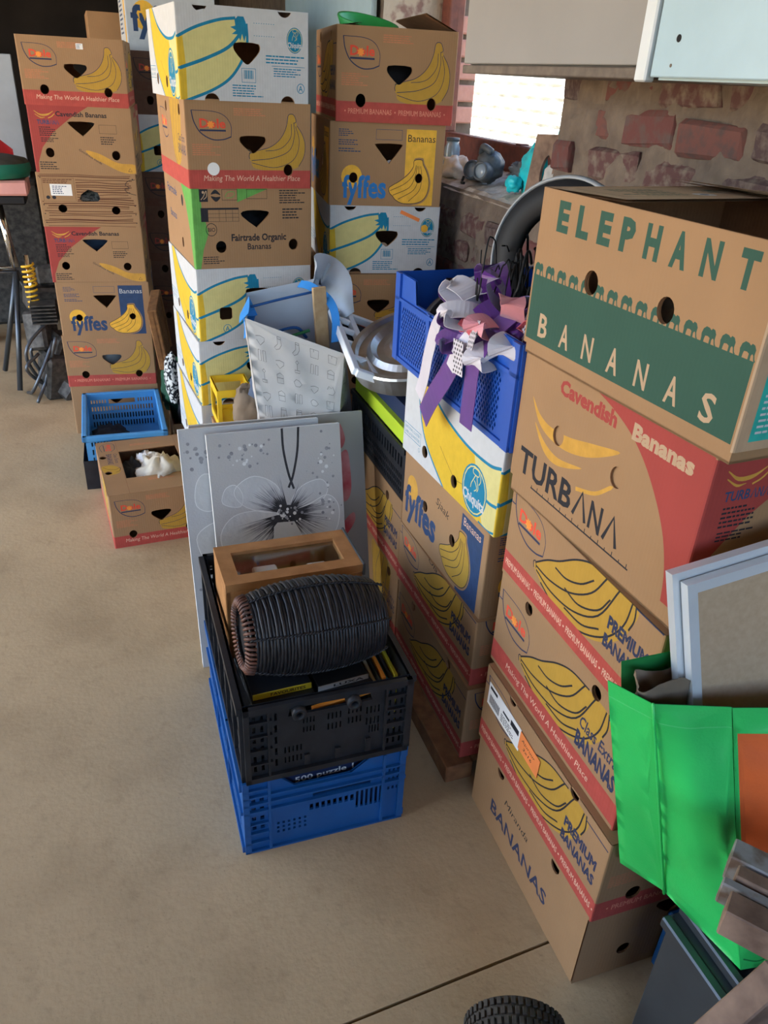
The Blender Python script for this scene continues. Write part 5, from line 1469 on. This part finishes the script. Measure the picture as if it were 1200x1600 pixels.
lump('clothes', (.045, 2.79, .14), (.06, .06, .06), 'denim', 35, .35, label='blue cloth near the front of the low carton', cat='clothes')
lump('clothes', (.11, 3.0, .165), (.05, .07, .05), 'paper_white', 38, .4, 3, label='clear white plastic wrapping at the back of the low carton', cat='wrapping')
# things between the two left stacks
t = carton('open brown carton on the floor between the left stacks, full of green clothes', (.245, 3.30), -2, 0, .2, 'plain_F', 'plain_S', w=.33, l=.44, top='none', name='cardboard_box', foot=False)
MB().box((-.16, -.215, 0), (.16, .215, .004), 'kraft').build('bottom', t)
lump('clothes', (.33, 3.62, .24), (.10, .12, .16), 'green_cloth', 41, .3, label='dark green garment heaped in the carton between the left stacks', cat='clothes')
lump('clothes', (.27, 3.42, .37), (.035, .07, .12), 'zebra', 43, .15, label='black and white patterned cloth between the left stacks', cat='clothes')
lump('clothes', (.36, 3.43, .20), (.08, .10, .14), 'black_cloth', 44, .25, label='black cloth below the patterned cloth between the left stacks', cat='clothes')
t = thing('wicker_tray', 'brown wicker tray standing on edge between the left stacks', 'tray', (.27, 3.56, .42), rot=(R(6), R(-6), R(-10)))
MB().box((-.012, -.13, 0), (.002, .13, .27), 'wicker', bev=.004).build('woven_panel', t)
for y in (-.13, .118): MB().box((-.03, y, 0), (.012, y + .012, .27), 'wicker', bev=.004).build('rim', t)
MB().box((-.03, -.13, .26), (.012, .13, .275), 'wicker', bev=.004).build('rim', t)
mb = MB()
for i in range(24): mb.box((-.015, -.125, .008 + i * .0105), (.005, .125, .013 + i * .0105), 'wicker')
o = mb.build('weave', t); o['kind'] = 'stuff'
# ---------------- green shopping bag in the right foreground
mat('bag_green', '30c45f', rough=.38, var=.06, scale=6, bump=.12, bscale=260, spec=.5)
mat('bag_green_in', '1f7f3e', rough=.6); mat('bag_orange', 'e0672f', rough=.4, bump=.12, bscale=260, spec=.5); mat('stitch', '6fd08a', rough=.7)
bt = thing('shopping_bag', 'bright green shopping bag with orange square holding picture frames', 'bag', (.85, .58, .40))
ga = Art(400, 440, 'bag_green', 'bag_green_in'); ga.rect('bag_orange', 8, 110, 392, 400); ga.stroke('bag_orange', [(20, 40), (10, 70), (40, 78), (60, 70)], 5); ga.stroke('bag_green_in', [(6, 20), (40, 14), (80, 30)], 3)
gs = Art(220, 440, 'bag_green', 'bag_green_in')
for i in range(60): gs.rect('stitch', i * 3.7, 408, i * 3.7 + 2.2, 409.4)
gp = Art(400, 440, 'bag_green', 'bag_green_in')
def gpan(nm, art, key, W, H, fn):
    mb = MB(); sheet(mb, art, W, H, lambda P: fn(P, W, H) - np.array([.85, .58, .40]), key, .0012, None, .018); return mb.build(nm, bt, True)
# corners: rim and bottom
RBL, RFO, RFL, RFR, RBR = (.618, .684, .85), (.650, .622, .852), (.757, .588, .848), (1.12, .49, .84), (1.13, .675, .84)
BBL, BFO, BFL, BFR, BBR = (.742, .682, .402), (.782, .612, .402), (.812, .462, .402), (1.13, .42, .402), (1.13, .675, .402)
gpan('gusset', gs, 'ggA', .09, .45, patch(BBL, BFO, RFO, RBL, .006, 2, (-1, -.3, 0), 6))
gpan('gusset', gs, 'ggB', .16, .45, patch(BFO, BFL, RFL, RFO, .010, 6, (-.6, -.8, 0), 6, .012))
gpan('front_panel', ga, 'ggF', .40, .45, patch(BFL, BFR, RFR, RFL, .010, 4, (0, -1, 0), 5, .015))
gpan('back_panel', gp, 'ggK', .42, .45, patch(BBR, BBL, (.640, .690, .875), (1.13, .69, .87), .006, 8, (0, 1, 0), 5))
gpan('side_panel', gs, 'ggR', .22, .45, patch(BFR, BBR, RBR, RFR, .006, 9, (1, 0, 0), 5))
mb = MB(); mb.add([np.array(p) - np.array([.85, .58, .40]) for p in (BBL, BFO, BFL, BFR, BBR)], [(4, 3, 2, 1, 0)], 'bag_green_in'); mb.build('bag_bottom', bt)
mb = MB(); P = [np.array(RFO) - np.array([.85, .58, .40]) + np.array([-.002, -.002, .003]), np.array(BFO) - np.array([.85, .58, .40]) + np.array([-.003, -.004, 0])]
mb.tube([tuple(P[1] * (1 - s_) + P[0] * s_ + np.array([-.004, -.006, 0]) * math.sin(math.pi * s_)) for s_ in np.linspace(0, 1, 12)], .0022, 'bag_green', 6); mb.build('seam', bt, True)
mb = MB(); ribbon(mb, [(-.07, .098, .40), (-.062, .11, .50), (-.03, .115, .53), (.02, .112, .50), (.03, .098, .40)], .03, 'bag_green_in', wdir=(.9, .1, .2)); mb.build('handle', bt)
# paper bag and framed pictures in it
mb = MB()
def pf(u, v):
    th = u * 2 * math.pi; c, s_ = math.cos(th), math.sin(th); k = (abs(c) ** 4 + abs(s_) ** 4) ** -.25
    return ((.038 + .012 * v) * c * k + .004 * fbm((c * 2, s_ * 2, v * 5), 1.3) + .058 * (1 - v), .018 * s_ * k + .005 * fbm((c * 2 + 5, s_, v * 5), 1.5), .225 * v + .010 * math.sin(th * 3) * v)
mb.grid(pf, 40, 20, 'paper_brown', cu=True); o = mb.build('paper_bag', None, True, (.694, .656, .64)); tag(o, 'crumpled brown paper bag tucked inside the green bag', 'paper bag')
mat('mount_board', 'b39a7c', rough=.85, col2='bda487', scale=120); mat('frame_silver', 'd3d9dd', rough=.35, metal=.3, var=.04)
def pic(label, c, w, h, dp):
    V_ = Vector((-.037, .041, .203)).normalized(); U_ = Vector((.136, -.011, .012)); U_ = (U_ - V_ * U_.dot(V_)).normalized(); N_ = V_.cross(U_).normalized()
    Mq = Matrix(((U_.x, N_.x, V_.x), (U_.y, N_.y, V_.y), (U_.z, N_.z, V_.z)))
    t = thing('picture_frame', label, 'frame', c, rot=Mq.to_euler())
    f_ = .015
    for nm, P in (('rail', [(0, 0), (w, 0), (w - f_, f_), (f_, f_)]), ('rail', [(w, h), (0, h), (f_, h - f_), (w - f_, h - f_)]), ('stile', [(0, h), (0, 0), (f_, f_), (f_, h - f_)]), ('stile', [(w, 0), (w, h), (w - f_, h - f_), (w - f_, f_)])):
        M = Matrix(((1, 0, 0, 0), (0, 0, 1, 0), (0, 1, 0, 0), (0, 0, 0, 1)))
        b_ = MB().prism(P, -dp, 0, 'frame_silver', M); b_.f = [q[::-1] for q in b_.f]; b_.build(nm, t)
    MB().box((f_ - .006, -dp + .012, f_ - .006), (w - f_ + .006, -dp + .016, h - f_ + .006), 'mount_board').build('mount', t)
    MB().box((f_ + .0, -dp + .004, .22), (f_ + .004, -dp + .012, .224), 'black_hole').build('clip', t)
    return t
pic('silver picture frame with tan board, front one in the green bag', (.785, .580, .52), .30, .508, .016)
pic('silver picture frame standing behind the tan board frame in the green bag', (.776, .600, .52), .30, .514, .016)

# ---------------- dark steel cabinet under the bag, trestle, tyre
t = thing('steel_cabinet', 'dark grey steel cabinet with ridged top under the green bag', 'cabinet', (.93, .38, 0))
MB().box((-.155, -.02, .0), (.33, .20, .372), 'dark_steel', bev=.004).build('body', t)
for lo, hi in (((-.168, -.025, .36), (-.150, .205, .382)), ((-.150, -.025, .372), (.33, .205, .378)), ((-.135, -.025, .378), (-.118, .205, .3985)), ((.1, -.025, .378), (.117, .205, .3985))): MB().box(lo, hi, 'dark_steel', bev=.003).build('top_ridge', t)
o = MB().box((-.03, -.05, 0), (.08, .05, .17), 'crate_blue2', bev=.006).build('blue_block', loc=(.945, .645, 0)); tag(o, 'blue plastic block on the floor between the cabinet and right-hand stack', 'block')
t = thing('trestle', 'worn painted wooden trestle bars at the lower right corner', 'trestle', (.72, .42, 0))
def bar2(p, q, w_, h_, nm, m='old_wood', up=(0, 0, 1)):
    o = bar(Vector(p) - Vector((.72, .42, 0)), Vector(q) - Vector((.72, .42, 0)), w_, h_, m, nm, t, up); return o
mat('trestle_grey', '8d8c8a', rough=.6, col2='6b5a4e', scale=26, thr=(.45, .6), bump=.3)
dv = Vector((.60, -.80, 0)).normalized(); pv = Vector((.80, .60, 0))
for k, (o_, w_, h_, m_) in enumerate(((0, .036, .045, 'old_wood'), (.030, .014, .038, 'trestle_grey'), (.052, .022, .045, 'old_wood'), (.085, .036, .045, 'trestle_grey'))):
    p = Vector((.640, .412, .700)) + pv * o_ + dv * (-.012 * (k % 2)); bar2(p, p + dv * .42, w_, h_, 'top_bar', m_)
bar2((.13, .335, .02), (.675, .335, .67), .05, .035, 'leg', 'old_wood', (0, 1, 0)); bar2((.70, .30, .675), (1.25, .22, .02), .05, .035, 'leg', 'old_wood', (0, 1, 0)); bar2((.86, .12, .675), (.5, .05, .02), .05, .035, 'leg', 'old_wood', (0, 1, 0))
t = thing('tyre', 'knobbly rubber tyre at the bottom edge of the picture', 'tyre', (.541, .611, .092), rot=(R(90), 0, R(-25))); t.scale = (.70, .70, .70)
MB().lathe([(.07, -.035), (.10, -.044), (.118, -.04), (.124, -.02), (.125, 0), (.124, .02), (.118, .04), (.10, .044), (.07, .035)], 'tyre_rubber', 56, None, True).build('carcass', t, True)
mb = MB()
for i in range(44):
    for j in (-1, 0, 1):
        a_ = 2 * math.pi * (i + (.5 if j == 0 else 0)) / 44; mb.box((.120, -.0058, j * .024 - .009), (.1305, .0058, j * .024 + .009), 'tyre_rubber', Matrix.Rotation(a_, 4, 'Z'), bev=.001)
o = mb.build('tread_blocks', t); o['kind'] = 'stuff'
MB().lathe([(.03, -.03), (.072, -.03), (.072, .03), (.03, .03)], 'dark_steel', 32, None, True).build('wheel_hub', t, True)

# ---------------- pallet under the middle stack
t = thing('pallet', 'wooden pallet board under the middle carton stack', 'pallet', (.93, 1.54, 0))
for x0, x1, zt in ((-.240, -.165, .055), (-.04, .04, .034), (.13, .2, .034)): MB().box((x0, -.288, 0), (x1, .26, zt), 'pallet_wood', bev=.003).build('runner', t)
for i in range(4): MB().box((-.164, -.27 + i * .135, .0345), (.2, -.17 + i * .135, .055), 'pallet_wood', bev=.003).build('deck_board', t)

# ---------------- flaps and contents of cartons
def art_flap():
    a = Art(360, 190, 'kraft_pale', 'kraft'); a.frame('elephant_green', 190, 30, 330, 150, 1.5); a.greek('elephant_green', 200, 40, 320, 140, 7, 3); a.text('elephant_green', 'ELE', 40, 60, 40, 90, .01); a.circ('white_board', 168, 130, 18); a.circ('slate_blue', 168, 130, 7); return a  # flap in paler kraft, its lit look put into the colour
mb = MB(); sheet(mb, art_flap(), .385, .20, plane_map((.19, .249, .2745), (-1, 0, 0), (0, -.995, .04), (0, .04, .995)), 'eflap', .004); mb.build('end_flap', lid_of(eleph))
af = Art(460, 150, 'kraft', 'kraft_dark'); af.text('elephant_green', 'BANANAS', 40, 60, 40, 330, .01)
mb = MB(); sheet(mb, af, .46, .14, plane_map((.197, .245, .275), (0, -1, 0), (-.98, 0, .10), (.1, 0, .98)), 'eflap2', .004); mb.build('side_flap', lid_of(eleph))
lump('foil_bag', (.93, .95, 1.27), (.165, .21, .085), 'foil', 51, .3, 3.5, label='crinkled silvery bag showing through the holes of the elephant carton', cat='bag')
mb = MB(); mb.lathe([(0, 0), (.06, .002), (.085, .03), (.10, .062), (.106, .066), (.108, .062), (.09, .026), (.06, -.004), (0, -.006)], 'green_plastic', 36)
o = mb.build('bowl', None, True, (.985, 3.0, 1.69), (R(14), R(5), 0)); tag(o, 'green plastic bowl in the open carton beside the window', 'bowl')
lump('clothes', (1.04, 3.02, 1.58), (.15, .19, .085), 'black_cloth', 53, .2, label='dark stuffing below the green bowl in the window-side carton', cat='clothes')
def find(lab):
    return [o for o in bpy.data.objects if o.get('label') == lab][0]
d_top = find('brown carton with pinkish stripe and open top holding a green bowl, beside the window')
for nm, o_, U, V, N, w_, l_ in (('end_flap', (-.195, -.245, .274), (1, 0, 0), (0, -.3, -.02), (0, 0, 1), .39, .01), ('side_flap', (.195, -.24, .274), (0, 1, 0), (-.7, 0, .30), (.3, 0, .9), .46, .15), ('side_flap', (-.195, -.23, .272), (0, 1, 0), (.8, 0, .12), (0, 0, 1), .44, .10)):
    if nm == 'end_flap': continue
    mb = MB(); sheet(mb, Art(400, 100, 'kraft', 'kraft_dark'), w_, l_, plane_map(o_, U, V, N), 'fl' + nm + str(l_), .004); mb.build(nm, lid_of(d_top))
# paper label, note and stickers
lab = Art(150, 60, 'paper_white', 'paper_white')
for i in range(22): lab.rect('ink_black', 8 + i * 2.2, 8, 9 + i * 2.2 + (i % 3) * .4, 32)
lab.rect('ink_black', 70, 34, 100, 40); lab.rect('ink_black', 106, 34, 142, 48); lab.rect('ink_black', 6, 46, 40, 54); lab.greek('ink_black', 64, 6, 140, 28, 4, 3)
def sticker(par, art, key, w_, h_, u, v, L_, W_, nm, z_=0, rot=0.0, lift=.0012):
    c, s_ = math.cos(rot), math.sin(rot)
    mb = MB(); sheet(mb, art, w_, h_, plane_map((-W_ / 2 - lift, L_ / 2 - u, z_ + v), (0, -c, s_), (0, s_, c), (-1, 0, 0)), key, .0006); return mb.build(nm, par)
tag(sticker(lid_of(bot), lab, 'lab', .155, .062, .022, .335, .505, .4, 'paper_label', 0, -.02), 'white shipping label with bar code')
on = Art(90, 60, 'orange_paper', 'orange_paper'); on.text('pen', 'Ajuruur', 10, 36, 10, 60, 0, shear=.2); on.text('pen', '3x16', 20, 16, 10, 40, 0, shear=.2)
tag(sticker(lid_of(bot), on, 'on', .085, .05, .175, .342, .505, .4, 'orange_note', 0, -.05, .002), 'orange handwritten note')
pl = find('brown carton printed with wood-grain planks and a white paper label, in the far-left stack')
wl_ = Art(60, 36, 'paper_white', 'paper_white'); wl_.greek('slate_blue', 6, 4, 54, 32, 5, 5)
mb = MB(); sheet(mb, wl_, .085, .045, plane_map((-.15, -.2512, .125), (1, 0, 0), (0, 0, 1), (0, -1, 0)), 'wl', .0006); tag(mb.build('paper_label', lid_of(pl)), 'small white printed label')
tp = find('brown carton with banana bunch and red slogan stripe, top of the far-left stack')
mb = MB(); sheet(mb, wl_, .026, .02, plane_map((.02, -.2512, .2), (1, 0, 0), (0, 0, 1), (0, -1, 0)), 'wl2', .0006); tag(mb.build('price_sticker', lid_of(tp)), 'tiny white sticker')
ch = find('white banana carton with an orange mark, third down beside the window')
mb = MB(); mb.box((-.004, 0, 0), (.072, .0006, .012), 'orange_paper', T(.055, -.2508, .207, 0, R(22), 0)); tag(mb.build('orange_tape', lid_of(ch)), 'strip of orange tape')
mb = MB(); mb.cyl((.145, -.2504, .158), (.145, -.2512, .158), .013, 'fyffes_yellow'); mb.build('round_sticker', lid_of(ch))
for (x, y, z, s_, m_, lb) in ((.02, 4.0, 1.05, (.13, .18, .07), 'newsprint', 'crumpled newspaper inside the wood-grain carton of the far-left stack'), (.03, 4.02, .33, (.13, .17, .09), 'bag_white', 'white plastic bag inside the striped carton low in the far-left stack'),
                              (.50, 2.93, 1.10, (.13, .18, .085), 'black_cloth', 'black plastic bag inside the Fairtrade carton'), (.03, 4.0, .82, (.12, .17, .08), 'denim', 'blue cloth inside the lower red-cornered carton of the far-left stack')):
    lump('stuffing', (x, y, z), s_, m_, int(x * 1000 + z * 100), .3, 2.6, label=lb, cat='stuffing')

md = find('brown carton with slogan stripe and banana bunch under the top white carton, left of centre')
mb = MB(); mb.cyl((-.12, -.2495, .0577), (-.12, -.2512, .0577), .019, 'paper_white', n=20); tag(mb.build('white_plug', lid_of(md)), 'bright white disc in the left hole')
# ---------------- window sill clutter
mb = MB(); mb.lathe([(0, 0), (.03, 0), (.032, .01), (.032, .075), (.026, .09), (.026, .10), (.022, .10), (.022, .088), (.028, .074), (.028, .012), (0, .008)], 'jar_glass', 24)
t = thing('glass_jar', 'dusty glass jar at the far end of the window sill', 'jar', (1.45, 3.22, 1.272)); mb.build('jar_body', t, True)
MB().lathe([(0, .1), (.028, .1), (.028, .112), (0, .112)], 'grey_plastic', 20).build('jar_lid', t, True); MB().cyl((0, 0, .004), (0, 0, .03), .027, 'paper_white').build('jar_content', t)
lump('plastic_bag', (1.385, 3.02, 1.285), (.055, .085, .05), 'lint', 61, .35, 2.4, label='crumpled pale plastic bag on the window sill beside the jar', cat='bag', flat=.6)
lump('rag', (1.40, 2.86, 1.29), (.04, .05, .04), 'tissue', 62, .35, 2.4, label='grey rag between the pale bag and goggles on the sill', cat='rag', flat=.6)
t = thing('gas_mask', 'grey rubber mask with two round filters on the window sill', 'mask', (1.37, 2.75, 1.262))
for (x, y, z, r_) in ((-.03, .035, .045, .034), (-.035, -.05, .05, .032)):
    Mx = Matrix.Translation((x, y, z)) @ Vector((-.85, -.5, .15)).normalized().to_track_quat('Z', 'X').to_matrix().to_4x4()
    MB().lathe([(0, -.04), (r_ * .8, -.04), (r_, -.03), (r_, .006), (r_ * .9, .012), (r_ * .76, .012), (r_ * .74, .002), (0, .002)], 'grey_plastic', 26, Mx).build('filter', t, True)
    MB().lathe([(0, .0025), (r_ * .74, .0025), (r_ * .74, .004), (0, .004)], 'lens', 22, Mx).build('filter_cover', t, True)
lump('face_piece', (.02, 0, .06), (.05, .06, .055), 'grey_plastic', 66, .2, 2, parent=t)
MB().tube(spline([(-.05, .06, .02), (-.06, .05, .004), (-.075, .02, .004), (-.08, -.01, .006)], 4), .005, 'black_rubber', 6).build('strap', t, True)
MB().tube(spline([(.0, .03, .10), (-.01, .0, .125), (.01, -.03, .11)], 4), .012, 'grey_plastic', 8).build('strap', t, True)
lump('tangle', (1.47, 2.66, 1.315), (.035, .06, .035), 'grey_plastic', 68, .5, 4, label='lumpy grey fittings behind the mask on the sill', cat='fittings', flat=.7)
t = thing('plastic_bag', 'turquoise plastic sack slumped on the sill at the window corner', 'bag', (1.42, 2.46, 1.265))
lump('sack_body', (0, .02, .06), (.035, .07, .075), 'cyan_plastic', 71, .35, 2.2, parent=t); lump('sack_knot', (-.05, .06, .028), (.028, .035, .026), 'cyan_plastic', 72, .3, 2, parent=t); lump('sack_neck', (.07, -.06, .15), (.03, .06, .10), 'cyan_plastic', 73, .3, 2, parent=t)
pa = Art(110, 200, 'old_wood', 'old_wood'); pa.hole(spline([(52, 60), (46, 100), (54, 130), (66, 140), (78, 128), (92, 132), (92, 60), (80, 40)], 3, True))
mb = MB(); sheet(mb, pa, .11, .20, plane_map((0, 0, 0), (.35, -.93, .05), (.12, .0, .99), (-.93, -.35, .1)), 'plate', .012); o = mb.build('wooden_plate', None, False, (1.345, 2.40, 1.255)); tag(o, 'thin brown plate with a cut-out leaning at the right end of the sill', 'plate')
lump('rag', (1.40, 2.33, 1.31), (.025, .035, .06), 'bag_white', 75, .3, label='pale rag behind the cut-out plate on the sill', cat='rag', flat=.7)

# ---------------- dim workshop clutter far left
t = thing('stool', 'stool with a green-sided seat on pink foam and a chrome post, far left', 'stool', (-.42, 4.62, 0))
mb = MB(); mb.lathe([(0, 1.155), (.10, 1.16), (.165, 1.145), (.18, 1.13)], 'seat_top', 36); mb.build('seat_top', t, True)
MB().lathe([(.18, 1.13), (.185, 1.10), (.17, 1.065), (.10, 1.055), (0, 1.055)], 'seat_green', 36).build('seat_side', t, True)
MB().box((-.16, -.13, .985), (.16, .13, 1.055), 'seat_pink', bev=.01).build('foam_pad', t); MB().box((-.14, -.11, .94), (.14, .11, .985), 'black_rubber', bev=.008).build('seat_plate', t)
MB().cyl((0, 0, .94), (.03, -.02, .62), .02, 'chrome').build('post', t, True)
MB().tube([(-.45, 0, .60), (.03, -.02, .61)], .018, 'chrome', 10).build('cross_tube', t, True)
for a_ in (.3, 2.4, 4.4): MB().tube([(.03, -.02, .60), (.03 + .22 * math.cos(a_), -.02 + .22 * math.sin(a_), .015)], .014, 'dark_steel', 8).build('leg', t, True)
t = thing('shock_absorber', 'shock absorber with a yellow coil spring, far left', 'shock absorber', (-.315, 4.40, .40))
MB().cyl((0, 0, -.05), (.0, 0, .32), .012, 'chrome').build('rod', t, True)
MB().tube([(math.cos(k * .6) * .028, math.sin(k * .6) * .028, .05 + k * .0024) for k in range(96)], .006, 'spring_yellow', 6).build('spring', t, True)
MB().tube([(0, 0, -.05), (.01, 0, -.4)], .02, 'engine_grey', 8).build('lower_mount', t, True)
t = thing('engine_block', 'greasy dismantled engine parts on the floor left of the far-left stack', 'engine', (-.26, 4.33, 0)); rd = random.Random(4)
for i, (x, y, z, s_, rr) in enumerate(((-.0, .0, .12, (.07, .09, .12), 10), (-.04, .05, .34, (.06, .07, .10), -14), (.04, .02, .27, (.05, .06, .06), 20), (-.02, .12, .5, (.08, .06, .06), 8), (.03, .16, .60, (.05, .05, .05), -6), (.05, -.05, .05, (.05, .06, .05), 30))):
    MB().box((-s_[0], -s_[1], -s_[2]), s_, 'engine_grey', T(x, y, z, R(rr), R(rr * .7), R(rr * 2)), bev=.015).build('casting', t)
for i in range(6): MB().box((-.07, -.06, .40 + i * .018), (.05, .10, .407 + i * .018), 'engine_grey').build('cooling_fin', t)
for i in range(5): MB().tube(spline([(rd.uniform(-.1, .05), rd.uniform(-.1, .05), rd.uniform(.1, .5)), (rd.uniform(-.15, .0), rd.uniform(-.15, .0), rd.uniform(.05, .4)), (rd.uniform(-.2, .0), rd.uniform(-.15, .05), .01)], 6), .009, 'dark_steel', 7).build('hose', t, True)
t = thing('motorcycle_fairing', 'glossy red motorcycle fairing in the dark at the far left', 'fairing', (-.55, 5.3, .9))
mb = MB()
def ff(u, v): return (-.3 + .5 * u, -.05 - .10 * math.sin(math.pi * v) * math.sin(math.pi * (.2 + .8 * u)), .05 + .45 * v * (1 - .35 * u) - .12 * u + .05 * math.sin(3 * u))
mb.grid(ff, 16, 12, 'red_paint'); mb.grid(lambda u, v: tuple(np.array(ff(u, v)) + np.array([0, .015, 0])), 16, 12, 'red_paint', flip=True); mb.build('shell', t, True)
MB().box((-.25, .0, -.9), (-.15, .12, .25), 'engine_grey', bev=.02).build('support', t); MB().box((-.3, -.02, .42), (.05, .10, .52), 'denim', bev=.03).build('windshield', t)
o = MB().box((-.3, -.02, 0), (.3, .02, .7), 'bag_inner', bev=.004).build('grey_panel', loc=(-.62, 6.0, .9)); tag(o, 'pale grey panel in the dark behind the red fairing', 'panel')
o = MB().box((-.35, -.3, 0), (.35, .3, .899), 'engine_grey', bev=.02).build('workbench', loc=(-.62, 6.05, 0)); tag(o, 'dark bench block carrying the pale grey panel at the far left', 'bench')
